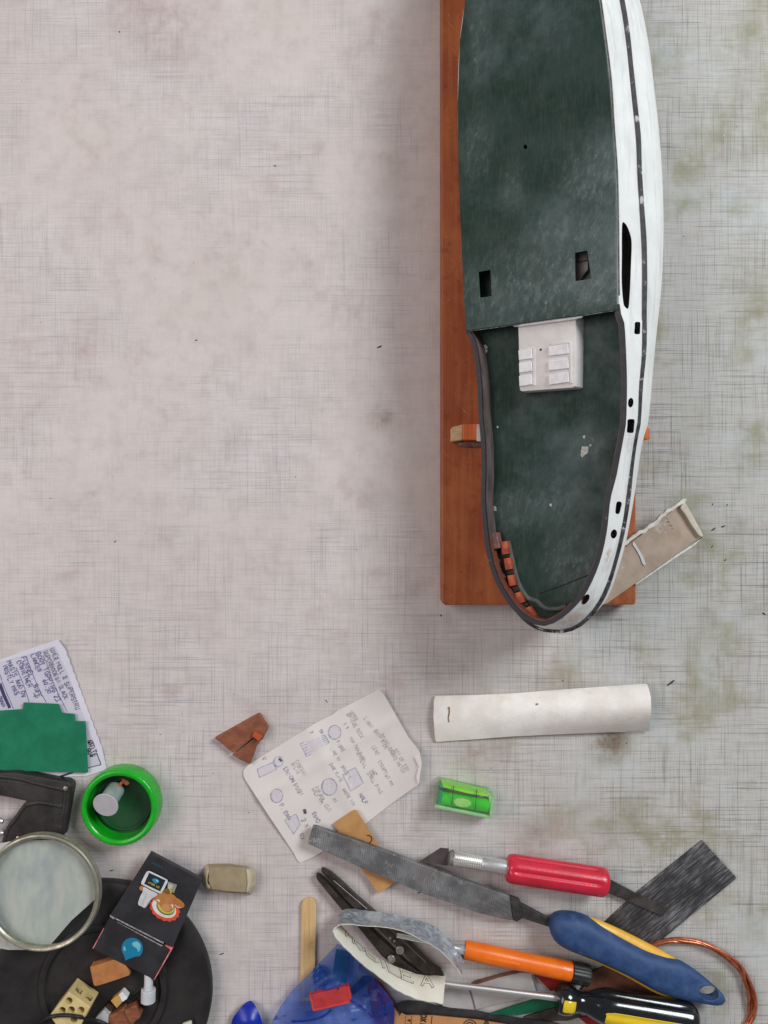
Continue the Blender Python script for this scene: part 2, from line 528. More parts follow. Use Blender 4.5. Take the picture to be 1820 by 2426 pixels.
chk = thing("wooden_chock", "small orange wooden chock with pale end grain left of the hull", "chock", P(1105, 1028, zt))
prism("block", [(1096, 1005), (1165, 1004), (1165, 1042), (1096, 1042)], zt + .0002, zt + .012, M_chock, chk, bevel=.0006)
prism("end_face", [(1070, 1014), (1073, 1011), (1095.5, 1006), (1095, 1042), (1072, 1045), (1070, 1043)], zt + .0002, zt + .0116, M_endgrain, chk, bevel=.0008)
glue = mat("dried_glue", C(150, 118, 110), C(112, 74, 62), 300, rough=.25, bump=.3)
g = sheet("glue_bead", sp2([(1082, 1044), (1120, 1040), (1150, 1042), (1150, 1058), (1118, 1061), (1092, 1058)], 4), lambda x, y: zt + .0003 + .003 * max(0, 1 - ((y - 1050) / 11) ** 2) * min(1, max(0, (x - 1080) / 12)), glue, chk, step=4)
prism("white_tab", [(1130, 1005), (1146, 1005), (1146, 1046), (1130, 1045)], zt + .0125, zt + .015, mat("chock_white", C(215, 212, 210), C(190, 186, 184), 400), chk, bevel=.0004)
chk2 = prism("wooden_chock", [(1488, 1012), (1536, 1010), (1541, 1014), (1541, 1040), (1488, 1043)], zt + .0002, zt + .012, M_chock, None, bevel=.0008)
tag(chk2, "orange wooden chock end poking out right of the white hull side", "chock")

# ------------------------------------------------------------------ the model boat hull, lying rolled over to the left
ROLL = math.radians(30)
EX = Vector((math.cos(ROLL), 0, math.sin(ROLL)))
EY = Vector((0, 1, 0))
EZ = Vector((-math.sin(ROLL), 0, math.cos(ROLL)))
ZR = 0.014                       # rail over the local datum
ZD = 0.003                       # low deck
HO = Vector((0.094, 0, 0.0875)) - EZ * ZR
CAM = Vector((0, 0, H))

def hp(px, py, zl):
    d = P(px, py, 0) - CAM
    t = ((HO - CAM).dot(EZ) + zl) / d.dot(EZ)
    return CAM + d * t
def loc2(w):                     # world -> local beam, length
    return (w - HO).dot(EX), w.y
def lw(x, y, z):                 # local -> world
    return HO + EX * x + EY * y + EZ * z

railL = [(1250, -450), (1195, -360), (1150, -240), (1120, -120), (1101, 0), (1088, 99), (1083, 247), (1086, 395), (1089, 494), (1093, 566), (1097, 681), (1104, 775), (1110, 795), (1120, 816), (1127, 855), (1133, 913), (1136, 990), (1141, 1043), (1143, 1119), (1141, 1182), (1146, 1242), (1152, 1296), (1164, 1347), (1181, 1389), (1207, 1431), (1236, 1461), (1266, 1478), (1291, 1482)]
railR = [(1256, -450), (1320, -360), (1368, -240), (1400, -120), (1423, 0), (1435, 89), (1447, 188), (1454, 297), (1461, 395), (1464, 494), (1465, 604), (1467, 728), (1477, 759), (1482, 836), (1484, 913), (1482, 998), (1477, 1031), (1466, 1090), (1458, 1132), (1445, 1182), (1437, 1254), (1426, 1309), (1411, 1355), (1384, 1410), (1350, 1448), (1329, 1465), (1304, 1479), (1291, 1482)]
stripeR = [(1275, -450), (1345, -360), (1405, -240), (1445, -120), (1474, 0), (1489, 99), (1499, 198), (1512, 321), (1516, 420), (1521, 494), (1527, 604), (1527, 720), (1525, 836), (1517, 913), (1513, 1000), (1504, 1043), (1493, 1128), (1485, 1199), (1476, 1254), (1461, 1317), (1445, 1372), (1428, 1414), (1403, 1453), (1371, 1482), (1347, 1493), (1325, 1497), (1308, 1495)]
wideR = [(1280, -450), (1365, -360), (1430, -240), (1480, -120), (1516, 0), (1536, 99), (1549, 198), (1561, 306), (1568, 395), (1572, 494), (1572, 566), (1567, 681), (1555, 797), (1546, 894), (1536, 1000), (1523, 1043), (1513, 1106), (1502, 1182), (1489, 1254), (1476, 1309), (1458, 1365), (1436, 1420), (1404, 1458), (1371, 1485), (1345, 1495), (1325, 1499), (1308, 1497)]

NS = 90
def resample(pts, n):
    pts = [Vector((a, b)) for a, b in pts]
    pts = [Vector((v.x, v.y)) for v in smooth_path([Vector((p.x, p.y, 0)) for p in pts], 6)]
    acc = [0]
    for a, b in zip(pts, pts[1:]): acc.append(acc[-1] + (b - a).length)
    out = []; j = 0
    for i in range(n):
        s = acc[-1] * i / (n - 1)
        while j < len(acc) - 2 and acc[j + 1] < s: j += 1
        f = (s - acc[j]) / max(1e-9, acc[j + 1] - acc[j])
        out.append(pts[j].lerp(pts[j + 1], min(1, f)))
    return out

ZS = -0.004
ZW = -0.030
rl = resample([loc2(hp(x, y, ZR)) for x, y in railL], NS)
rr = resample([loc2(hp(x, y, ZR)) for x, y in railR], NS)
sr = resample([loc2(hp(x, y, ZS)) for x, y in stripeR], NS)
wr = resample([loc2(hp(x, y, ZW)) for x, y in wideR], NS)
def left_of(curve, k):           # port side: same flare as starboard, eased, hung from the port rail
    out = []
    for i in range(NS):
        d = curve[i] - rr[i]
        out.append(Vector((rl[i].x - d.x * k, rl[i].y + d.y)))
    out[-1] = curve[-1].copy()
    for j in range(1, 14):       # close smoothly round the stern
        f = (1 - j / 14) ** 2
        i = NS - 1 - j
        tip = curve[-1] + (rl[i] - rl[-1])
        out[i] = out[i].lerp(tip, f)
    return out
sl = left_of(sr, 0.30)
wl = left_of(wr, 0.35)
RAIL = rl + rr[-2::-1]
STRP = sl + sr[-2::-1]
WIDE = wl + wr[-2::-1]
NL = len(RAIL)
def offset(loop, d):
    out = []
    for i, p in enumerate(loop):
        a = loop[max(0, i - 1)]; b = loop[min(len(loop) - 1, i + 1)]
        t = (b - a)
        if t.length < 1e-9: t = Vector((0, 1))
        t.normalize()
        out.append(p + Vector((-t.y, t.x)) * d)   # loop runs port bow -> stern -> starboard bow: left of travel is inside
    return out
RIN = offset(RAIL, 0.0025)
DECK = offset(RAIL, 0.0034)

def paint_white():
    t = NT("hull_white_paint")
    c = t.mix(t.ramp(t.noise(40, 5, .6), .35, .7), C(246, 246, 245), C(234, 235, 234))
    c = t.mix(t.ramp(t.noise(1, 5, .65, t.mapping((220, 22, 220))), .48, .72, 0, .5), c, C(200, 198, 195))
    c = t.mix(t.ramp(t.noise(55, 6, .65, t.mapping(loc=(3, 3, 1))), .69, .76, 0, .45), c, C(204, 160, 138))
    for x, y, r, k, col in ((1430, 1312, 20, .95, C(196, 150, 126)), (1424, 1275, 12, .6, C(150, 150, 150)), (1362, 1472, 34, .7, C(206, 178, 162)), (1400, 1440, 26, .5, C(190, 186, 182)), (1475, 760, 16, .4, C(170, 168, 166)), (1500, 1050, 30, .35, C(180, 178, 174)), (1462, 1340, 34, .45, C(186, 182, 178))):
        p = hp(x, y, .004) - Vector((0.10, 0.1, zt))
        ds_ = t.n("ShaderNodeVectorMath", operation='DISTANCE'); t.link(t.co, ds_.inputs[0]); ds_.inputs[1].default_value = p
        w = t.math('MULTIPLY', t.ramp(ds_.outputs["Value"], r * S * 1.1, r * S * .4, 0, k), t.ramp(t.noise(140, 5, .7), .38, .52))
        c = t.mix(w, c, col)
    t.color(c); t.set(Roughness=0.45)
    t.bump(t.noise(260, 4, .6), .3, .0005)
    return t.m
def deck_green():
    t = NT("green_deck_paint")
    c = t.mix(t.ramp(t.noise(26, 6, .65), .35, .65), C(24, 48, 38), C(40, 62, 57))
    c = t.mix(t.ramp(t.noise(1, 5, .65, t.mapping((700, 90, 700))), .42, .75, 0, .5), c, C(60, 80, 76))
    c = t.mix(t.ramp(t.noise(420, 3, .7), .5, .75, 0, .2), c, C(70, 82, 76))
    cloud = t.ramp(t.noise(15, 7, .72, t.mapping(loc=(2, 2.3, 0))), .46, .72, 0, .62)
    c = t.mix(cloud, c, C(90, 108, 108))
    # dusty rubbed patches with chalky streaks, where the deck has been handled
    for x, y, rx, ry, k in ((1400, 440, 75, 95, .8), (1330, 560, 120, 40, .55), (1400, 690, 95, 55, .8), (1120, 380, 40, 90, .45), (1290, 560, 60, 70, .4), (1130, 110, 26, 150, .45), (1230, 1210, 70, 60, .6), (1360, 1330, 70, 90, .7), (1330, 1190, 60, 70, .5), (1390, 1060, 40, 50, .5), (1450, 560, 26, 130, .5), (1205, 470, 30, 60, .4), (1285, 690, 240, 100, .75), (1400, 600, 90, 60, .6)):
        p = hp(x, y, ZD) - Vector((0.10, 0.1, zt))
        m = t.n("ShaderNodeVectorMath", operation='SUBTRACT'); t.link(t.co, m.inputs[0]); m.inputs[1].default_value = p
        sc_ = t.n("ShaderNodeVectorMath", operation='MULTIPLY'); t.link(m.outputs[0], sc_.inputs[0]); sc_.inputs[1].default_value = (1 / (rx * S), 1 / (ry * S), 0)
        ln_ = t.n("ShaderNodeVectorMath", operation='LENGTH'); t.link(sc_.outputs[0], ln_.inputs[0])
        msk = t.ramp(ln_.outputs["Value"], 1.25, .15, 0, k)
        tex = t.ramp(t.noise(1, 6, .75, t.mapping((260, 120, 260), (0, 0, .35), (x * .01, y * .01, 0))), .44, .70)
        c = t.mix(t.math('MULTIPLY', msk, t.math('ADD', t.math('MULTIPLY', tex, .7), .26)), c, C(118, 134, 134))
        chalk = t.ramp(t.noise(1, 5, .75, t.mapping((420, 150, 420), (0, 0, .45), (y * .013, x * .017, 0))), .60, .70)
        c = t.mix(t.math('MULTIPLY', t.math('MULTIPLY', msk, chalk), .5), c, C(186, 192, 188))
    t.color(c); t.set(Roughness=t.ramp(t.noise(60, 4, .6), .3, .7, .5, .75), Specular_IOR_Level=.25)
    t.bump(t.math('ADD', t.noise(1, 4, .6, t.mapping((900, 150, 900))), t.noise(200, 4, .6)), .3, .0004)
    return t.m
M_white = paint_white()
M_deck = deck_green()
M_rail = mat("rail_blue_black", C(22, 23, 30), C(42, 43, 52), 260, rough=.55, wear=C(150, 150, 158), wear_scale=180, wear_lo=.64, wear_hi=.74, wear_amt=.6)
M_strake = mat("strake_worn_black", C(34, 34, 40), C(74, 72, 76), 240, rough=.6, wear=C(204, 202, 200), wear_scale=110, wear_lo=.56, wear_hi=.63, wear_amt=.9)
M_lining = mat("bulwark_lining", C(74, 64, 64), C(104, 90, 88), 160, rough=.65, stretch=(1, .25, 1), wear=C(160, 150, 146), wear_lo=.68, wear_hi=.76)
M_sternwood = mat("stern_brown_wood", C(122, 66, 46), C(94, 52, 42), 160, rough=.6)
M_rib = mat("orange_rib_wood", C(186, 84, 44), C(150, 62, 34), 220, rough=.5, bump=.3)
M_inside = mat("hollow_shade", C(38, 34, 32), C(26, 24, 24), 100, rough=.8)  # near-black colour standing in for the shade inside hollows

boat = thing("model_boat_hull", "unfinished white model boat hull with dark green decks", "model boat", Vector((0.10, 0.1, zt)))

def ring(loop, z):
    return [lw(p.x, p.y, z) for p in loop]

# hull below the strake
mid = [Vector(((rl[i].x + rr[i].x) / 2, (rl[i].y + rr[i].y) / 2)) for i in range(NS)]
CEN = mid + mid[-2::-1]
def toward(loop, k):
    return [CEN[i].lerp(loop[i], k) for i in range(NL)]
def lift(pts):
    for p in pts: p.z = max(p.z, zt + .0006)
    return pts
shell_rings = [ring([p for p in STRP], ZS - .004), ring([a.lerp(b, .6) for a, b in zip(STRP, WIDE)], -.018), ring(WIDE, ZW), lift(ring(toward(WIDE, .93), -.042)), lift(ring(toward(WIDE, .72), -.054)), lift(ring(toward(WIDE, .36), -.061)), lift(ring(toward(WIDE, .03), -.063))]
loft("hull_shell", shell_rings, M_white, boat, closed=False)

# upper side band with real openings
def solid_band(name, outer_a, outer_b, za, zb, th, m):
    ia, ib = offset(outer_a, th), offset(outer_b, th)
    sect = []
    for i in range(NL):
        sect.append([lw(outer_a[i].x, outer_a[i].y, za), lw(outer_b[i].x, outer_b[i].y, zb), lw(ib[i].x, ib[i].y, zb), lw(ia[i].x, ia[i].y, za)])
    return loft(name, sect, m, boat, smooth=True, auto=40)
band = solid_band("upper_side", RAIL, STRP, ZR - .0010, ZS - .0035, .0020, M_white)
z2 = zoomed(1000, 450, 2.592); z3 = zoomed(1000, 980, 2.37)
openings = [sp2(z2((1232, 200), (1255, 215), (1278, 270), (1288, 330), (1283, 480), (1276, 640), (1268, 724), (1250, 722), (1236, 690), (1226, 560), (1227, 400), (1227, 260)), 3),
            sp2(z2((1308, 815), (1325, 810), (1340, 815), (1340, 850), (1338, 882), (1320, 886), (1304, 880), (1306, 845)), 3),
            ell(1494.5, 954, 6.5, 11.5, 20, 0.1),
            sp2(z3((1155, 35), (1175, 30), (1193, 35), (1191, 70), (1187, 105), (1168, 108), (1151, 102), (1153, 65)), 3),
            sp2(z3((1094, 497), (1110, 493), (1122, 503), (1117, 530), (1108, 560), (1095, 563), (1086, 555), (1088, 525)), 3),
            ell(1454.5, 1265, 7.5, 11, 20, 0.2), ell(1387, 1420, 7.5, 14, 20, 0.62)]
def ray_cutter(pts, z0, z1):
    a = [hp(x, y, z0) for x, y in pts]; b = [hp(x, y, z1) for x, y in pts]
    return from_bm("cutter", poly_bm(a, [q - p for p, q in zip(a, b)]), M_inside)
cut(band, [ray_cutter(o, .018, -.012) for o in openings])

# rubbing strake, rail, lining
SO = offset(STRP, -.0012); SI = offset(STRP, .0006)
sect = []
for i in range(NL):
    w = .0006 + .0005 * math.sin(i * .9) * math.sin(i * .37)
    sect.append([lw(SO[i].x, SO[i].y, ZS - .0008), lw(SO[i].x, SO[i].y, ZS - .0008 - w * 1.3), lw(SI[i].x, SI[i].y, ZS - .004), lw(SI[i].x, SI[i].y, ZS + .0002)])
loft("rubbing_strake", sect, M_strake, boat, auto=30)
RO = offset(RAIL, -.0003)
k0 = next(i for i in range(NS) if rl[i].y < hp(1105, 782, ZR).y + .004)
k1 = NL - 1 - next(i for i in range(NS) if rr[i].y < hp(1466, 732, ZR).y + .004)
sect = []
for i in range(k0, k1 + 1):
    sect.append([lw(RO[i].x, RO[i].y, ZR + .0006), lw(RO[i].x, RO[i].y, ZR - .0006), lw(RIN[i].x, RIN[i].y, ZR - .0006), lw(RIN[i].x, RIN[i].y, ZR + .0006)])
loft("rail", sect, M_rail, boat, auto=30)
LN = offset(RAIL, .0025)
kb = int(NS * .865)
sect = [[lw(LN[i].x, LN[i].y, ZR - .0008), lw(LN[i].x, LN[i].y, ZD - .001), lw(DECK[i].x, DECK[i].y, ZD - .001), lw(DECK[i].x, DECK[i].y, ZR - .0008)] for i in range(2, kb + 1)]
loft("bulwark_lining", sect, M_lining, boat, auto=30)
sect = [[lw(LN[i].x, LN[i].y, ZR - .0008), lw(LN[i].x, LN[i].y, ZD - .001), lw(DECK[i].x, DECK[i].y, ZD - .001), lw(DECK[i].x, DECK[i].y, ZR - .0008)] for i in range(kb, NS + 4)]
loft("stern_lining", sect, M_sternwood, boat, auto=30)
sect = [[lw(LN[i].x, LN[i].y, ZR - .0008), lw(LN[i].x, LN[i].y, ZD - .001), lw(DECK[i].x, DECK[i].y, ZD - .001), lw(DECK[i].x, DECK[i].y, ZR - .0008)] for i in range(NS + 4, NL - 2)]
loft("bulwark_lining", sect, M_lining, boat, auto=30)

# decks
ystep = hp(1285, 757, ZR).y
dk = offset(RAIL, .0030)
low = [lw(p.x, p.y, ZD) for p in dk[4:-4]]
from_bm("lower_deck", poly_bm(low, EZ * -.0015), M_deck, boat)
hollow = [lw(p.x, p.y, ZD - .0035) for p in dk[4:-4]]
M_plug = mat("deck_seam", C(24, 30, 30), rough=.8)
up_px = [(1250, -440), (1196, -358), (1151, -240), (1121, -120), (1102, 0), (1089, 99), (1084, 247), (1086, 395), (1089, 494), (1093, 566), (1097, 681), (1104, 784), (1160, 776), (1230, 767), (1300, 757), (1370, 748), (1440, 737), (1464, 733), (1461, 728), (1460, 604), (1460, 494), (1457, 395), (1451, 297), (1443, 188), (1431, 89), (1419, 0), (1396, -120), (1365, -240), (1318, -358), (1258, -440)]
rd = from_bm("raised_deck", poly_bm([hp(x, y, ZR + .0016) for x, y in up_px], EZ * -.0012, .0003, 1), M_deck, boat)
z2q = z2
cut(rd, [ray_cutter(z2((348, 503), (420, 490), (428, 652), (358, 662)), .02, .008),
         ray_cutter(z2((940, 385), (1015, 372), (1040, 545), (942, 560)), .02, .008),
         ray_cutter(ell(1245, 348, 4.6, 5.4, 16), .02, .008)])
# support under the raised deck: dark framing so the holes look into a hollow
M_frame = mat("raw_grey_card", C(150, 142, 138), C(120, 112, 108), 200, rough=.8)
from_bm("hatch_packing", poly_bm([hp(x, y, ZD + .004) for x, y in z2((900, 340), (1012, 330), (1018, 420), (1018, 490), (985, 530), (960, 570), (900, 575))], EZ * -.0037), M_frame, boat)
from_bm("hatch_packing", poly_bm([hp(x, y, ZD + .0058) for x, y in z2((900, 330), (1012, 320), (1016, 430), (960, 438), (900, 410))], EZ * -.0017), mat("raw_grey_card_dark", C(96, 88, 84), rough=.8), boat)
# worn light edge along the raised deck's step
M_edge = mat("chipped_edge", C(150, 152, 150), C(60, 70, 68), 500, rough=.7)
for a, b in (((1104, 785), (1230, 768)), ((1380, 747), (1463, 734))):
    A = hp(*a, ZR + .0012); B = hp(*b, ZR + .0012)
    tube("chipped_edge", [A.lerp(B, i / 6) - EY * .0002 for i in range(7)], .00022, M_edge, boat, 6)
A = hp(1466, 734, ZR + .0006)

# dark seam and raw edge between raised deck and white side
seam = [hp(x, y, ZR + .0006) for x, y in [(1424, 0), (1436, 89), (1448, 188), (1455, 297), (1462, 395), (1465, 494), (1466, 604), (1467, 700)]]
tube("deck_seam", smooth_path(seam, 5), .0005, mat("seam_dark", C(58, 52, 48), C(120, 112, 104), 260), boat, 6)

# white skylight box on the low deck
M_bw = mat("box_white", C(226, 224, 221), C(217, 214, 211), 120, rough=.6, bump=.1)
M_bw2 = mat("panel_white", C(238, 238, 240), C(224, 224, 227), 160, rough=.55)
zbx = ZD + .0088
box = from_bm("skylight_box", poly_bm([hp(x, y, zbx) for x, y in z2((590, 822), (945, 775), (940, 1205), (925, 1214), (612, 1237), (600, 1230))], [EX * (.0022 if i in (1, 2, 3) else 0) - EZ * .0086 for i in range(6)], .0006, 2), M_bw, boat, True, 30)
for q in [((590, 985), (672, 975), (676, 1035), (594, 1046)), ((594, 1062), (672, 1052), (676, 1112), (596, 1124)), ((594, 1142), (674, 1132), (676, 1195), (597, 1208)),
          ((775, 960), (897, 942), (900, 1005), (777, 1020)), ((775, 1050), (897, 1034), (900, 1095), (777, 1110)), ((777, 1137), (898, 1118), (902, 1180), (779, 1198))]:
    from_bm("skylight_panel", poly_bm([hp(x, y, zbx + .0012) for x, y in z2(*q)], EZ * -.0014, .0003, 1), M_bw2, box)
for q in [((640, 970), (676, 964), (694, 970), (696, 1200), (680, 1204), (678, 980), (640, 986)), ((790, 940), (900, 925), (916, 935), (922, 1185), (906, 1190), (902, 940), (792, 956))]:
    from_bm("skylight_trim", poly_bm([hp(x, y, zbx + .0006) for x, y in z2(*q)], EZ * -.0008, .0002, 1), M_bw, box)
from_bm("back_board", poly_bm([hp(x, y, zbx + .0022) for x, y in z2((560, 838), (600, 838), (942, 792), (985, 780), (980, 745), (560, 800))], EZ * -.002, .0002, 1), M_bw2, box)
pin = hp(1281.5, 828.5, zbx)
lathe("pin_hole_shade", pin + EZ * .0002, pin - EZ * .0006, [(0, .0007), (1, .0007)], M_inside, box, 12)  # dark plug painted as the shade of a tiny hole

# brown ribs inside the stern
z9 = zoomed(1100, 1240, 4.608)
for q in [((398, 200), (470, 190), (480, 335), (410, 345)), ((428, 385), (505, 370), (522, 500), (448, 510)), ((466, 570), (535, 558), (556, 678), (490, 690)), ((540, 765), (600, 745), (650, 860), (585, 885)), ((640, 935), (710, 905), (775, 1010), (715, 1040))]:
    o = from_bm("rib", poly_bm([hp(x, y, ZD + .0052) for x, y in z9(*q)], EZ * -.005, .0006, 2), M_rib, boat, True, 30)
from_bm("rib_plate", poly_bm([hp(x, y, ZR - .003) for x, y in z9((280, 112), (355, 98), (385, 270), (315, 285))], EZ * -.006, .0004, 1), mat("plate_brown", C(132, 92, 84), C(104, 70, 62), 300, rough=.6), boat)
for q in [((425, 345), (475, 335), (485, 365), (430, 372)), ((470, 512), (525, 505), (535, 550), (480, 558)), ((512, 695), (575, 685), (590, 738), (545, 758)), ((612, 885), (670, 862), (695, 895), (640, 925)), ((745, 1040), (790, 1010), (835, 1015), (800, 1050))]:
    from_bm("rib_gap_shade", poly_bm([hp(x, y, ZD + .0030) for x, y in z9(*q)], EZ * -.0027, .0004, 1), mat("gap_shade", C(52, 36, 28), rough=.8) if "gap_shade" not in bpy.data.materials else bpy.data.materials["gap_shade"], boat)  # dark blocks paint the shade in the gaps between the ribs
# coaming strip at the foot of the stern wall
foot = [hp(x, y, ZD + .0006) for x, y in z9((480, 200), (530, 420), (590, 640), (680, 800), (790, 850), (880, 920), (1000, 935), (1120, 900))]
tube("foot_fillet", smooth_path(foot, 6), .0016, mat("fillet_grey", C(70, 76, 74), C(96, 98, 94), 200, rough=.7), boat, 10)
# scribed line across the after deck
ln = [hp(x, y, ZD + .0001) for x, y in z9((820, 765), (950, 720), (1080, 675), (1200, 625), (1350, 565))]
tube("scribed_line", ln, .0003, M_plug, boat, 6)
# paint and filler blobs
M_fill = mat("filler_white", C(206, 206, 200), C(180, 182, 178), 400, rough=.8, bump=.4)
for x, y, r in [(1386, 1067, 8.5), (1384, 1035, 3), (1399, 1055, 2.5), (1150, 822, 4.5), (1172, 1205, 4.5), (1380, 1078, 4), (1179, 1012, 2), (1305, 1196, 3), (1151, 832, 4)]:
    e = [(a + random.uniform(-1, 1) * r * .25, b + random.uniform(-1, 1) * r * .3) for a, b in ell(x, y, r, r * 1.25, 11)]
    from_bm("filler_spot", poly_bm([hp(a, b, ZD + .0004) for a, b in sp2(e, 3)], EZ * -.0003, .0001, 1), M_fill, boat)
for q in [((1403, 345), (1412, 362), (1404, 366), (1398, 352)),]:
    pass

# ------------------------------------------------------------------ card tray under the stern
M_card = mat("tray_card", C(188, 168, 150), C(170, 150, 134), 60, rough=.8, wear=C(214, 204, 196), wear_scale=70, wear_lo=.58, wear_hi=.72, wear_amt=.6)
M_torn = mat("torn_white_card", C(232, 230, 224), C(206, 200, 190), 300, rough=.8, bump=.4)
tray = thing("card_tray", "shallow beige card tray with torn white rim, under the hull's stern", "card tray", P(1540, 1310, zt))
z0 = zt + .0008
prism("tray_floor", [(1482, 1296), (1610, 1196), (1660, 1270), (1507, 1381), (1437, 1430), (1390, 1440), (1400, 1360)], z0 - .0005, z0 + .0006, M_card, tray)
edge = [(1470, 1291), (1482, 1283)]
n = 16
rng = random.Random(3)
for i in range(n + 1):
    f = i / n
    edge.append((1482 + f * 132 + rng.uniform(-1.5, 1.5), 1283 - f * 99 + rng.uniform(-2, 2) + (3 if 4 < i < 10 else 0)))
outer = edge + [(1622, 1181), (1627, 1184), (1624, 1190)]
inner = [(x + rng.uniform(3, 5), y + rng.uniform(5, 8)) for x, y in edge[::-1]]
prism("torn_rim", outer + [(1618, 1194)] + inner, z0 + .0006, z0 + .0044, M_torn, tray, bevel=.0003)
prism("end_wall", [(1617, 1192), (1624, 1190), (1640, 1218), (1655, 1246), (1667, 1269), (1664, 1273), (1656, 1268), (1640, 1246), (1626, 1222), (1612, 1203)], z0 + .0006, z0 + .0034, mat("tray_cream", C(214, 206, 190), C(198, 188, 170), 150, rough=.7), tray, bevel=.0006)
prism("side_lip", [(1664, 1274), (1667, 1270), (1646, 1292), (1600, 1322), (1507, 1386), (1507, 1382), (1598, 1318), (1640, 1288)], z0 - .0004, z0 + .0012, M_torn, tray)
gl = sheet("glue_smear", sp2(z3((1190, 720), (1215, 760), (1240, 800), (1255, 845), (1240, 845), (1222, 800), (1200, 760), (1183, 735)), 4), lambda x, y: z0 + .0010, mat("smear_white", C(220, 220, 218), rough=.3), tray, step=5)
tray2 = [(random.uniform(-.8, .8) + 1580 + i * 2.6, 1228 + i * 4.4 + (i % 2) * 2) for i in range(6)]
ink("pencil_scribble", [[(x - 3, y), (x + 3, y + 1)] for x, y in tray2], 1.4, lambda x, y: z0 + .0006, mat("pencil", C(120, 108, 100), rough=.7), tray)

# ------------------------------------------------------------------ white foam strip, spirit vial
M_foam = mat("white_foam", C(244, 241, 235), C(230, 225, 217), 60, rough=.6, bump=.5, bscale=900, sub=.0, wear=C(206, 196, 182), wear_scale=40, wear_lo=.6, wear_hi=.8, wear_amt=.5)
za = zoomed(1010, 1600, 3.016)
def foam_z(x, y):
    u = min(1, max(0, (x - 1030) / 510)); yc = 1701 - 27 * u
    v = (y - yc) / 57
    return .0005 + (.0035 + .0135 * u ** 1.3) * max(0, 1 - v * v) + .0016 * u
foam = sheet("foam_strip", [(1031, 1648), (1120, 1646), (1205, 1643), (1308, 1635), (1420, 1627), (1520, 1620), (1531, 1620), (1535, 1625), (1541, 1650), (1542, 1683), (1539, 1715), (1537, 1732), (1440, 1734), (1341, 1738), (1209, 1744), (1120, 1751), (1056, 1755), (1034, 1757), (1031, 1752), (1027, 1700), (1028, 1660)], foam_z, M_foam, None, th=.0011, step=10)
tag(foam, "arched strip of white packing foam lying below the hull", "foam strip")
M_soil = mat("foam_soil", C(122, 92, 74), C(160, 130, 108), 300, rough=.8)
for pts, w in ((za((160, 225), (165, 260), (158, 300), (162, 335)), 3.4), (za((150, 240), (172, 232)), 1.6), (za((782, 208), (800, 204)), 4)):
    ink("soil_mark", [pts], w, lambda x, y: foam_z(x, y) + .0011, M_soil, foam)

vial = thing("spirit_vial", "small clear block spirit-level vial with bright green liquid", "spirit level", P(1100, 1897))
def acrylic(name, col, rough=.05, ior=1.45, tr=.9):
    t = NT(name); t.color(col); t.set(Roughness=rough, IOR=ior, Transmission_Weight=tr)
    return t.m
def clear(name, tint, fac, gl_rough=.05, col2=None):
    """thin clear plastic: tinted see-through mixed with a glossy coat"""
    t = NT(name)
    tr = t.n("ShaderNodeBsdfTransparent"); tr.inputs[0].default_value = tint
    t.color(col2 or tint); t.set(Roughness=gl_rough)
    mx = t.n("ShaderNodeMixShader")
    fr = t.n("ShaderNodeLayerWeight"); fr.inputs[0].default_value = .25
    f = t.math('MINIMUM', t.math('ADD', t.math('MULTIPLY', fr.outputs["Fresnel"], .6), fac), 1.0)
    t.link(f, mx.inputs[0]); t.link(tr.outputs[0], mx.inputs[1]); t.link(t.b.outputs[0], mx.inputs[2])
    t.link(mx.outputs[0], t.t.nodes["Material Output"].inputs[0])
    return t.m
M_vial = clear("vial_acrylic", (.93, .99, .92, 1), .07, .06, C(205, 240, 200))
M_liq = mat("vial_green", C(60, 225, 40), C(30, 205, 20), 60, rough=.15, bump=0)
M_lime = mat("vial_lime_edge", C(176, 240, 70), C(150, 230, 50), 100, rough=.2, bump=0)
M_pale = mat("vial_pale_edge", C(205, 240, 200), C(190, 228, 186), 100, rough=.2, bump=0)
M_teal = mat("vial_teal", C(10, 150, 130), rough=.3)
M_black = mat("black_line", C(30, 40, 30), rough=.5)
prism("body", za((92, 765), (480, 850), (490, 870), (468, 1022), (458, 1028), (62, 948), (60, 935)), .0004, .0150, M_vial, vial, bevel=.0008)
a, b = P(1043, 1889, .0075), P(1157, 1909, .0075)
lathe("liquid_tube", a, b, [(0, .0001), (0, .0045), (1, .0045), (1, .0001)], M_liq, vial, 32)
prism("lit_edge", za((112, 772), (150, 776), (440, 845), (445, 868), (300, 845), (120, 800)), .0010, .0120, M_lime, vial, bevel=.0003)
prism("lower_edge", za((68, 925), (250, 962), (462, 1008), (458, 1026), (250, 985), (62, 946)), .0010, .0105, M_pale, vial, bevel=.0003)
prism("right_edge", za((448, 868), (486, 872), (480, 915), (470, 1015), (455, 1005)), .0010, .0100, M_pale, vial, bevel=.0003)
prism("left_plug", za((97, 825), (118, 828), (108, 915), (88, 912)), .0016, .0122, M_teal, vial, bevel=.0003)
prism("left_plug", za((98, 785), (122, 788), (122, 806), (100, 802)), .0016, .0126, M_teal, vial, bevel=.0003)
bub = ell(1095.5, 1902, 21, 10.5, 28, .14)
prism("bubble", bub, .0110, .0128, mat("bubble", C(165, 236, 110), C(205, 246, 170), 60, rough=.1, bump=0), vial, bevel=.0006, smooth=True)
for x0, y0, x1, y1 in ((1075, 1862, 1070, 1908), (1130, 1870, 1126, 1919)):
    tube("gauge_line", [P(x0, y0, .0131), P((x0 + x1) / 2, (y0 + y1) / 2, .0134), P(x1, y1, .0131)], .00028, M_black, vial, 6)

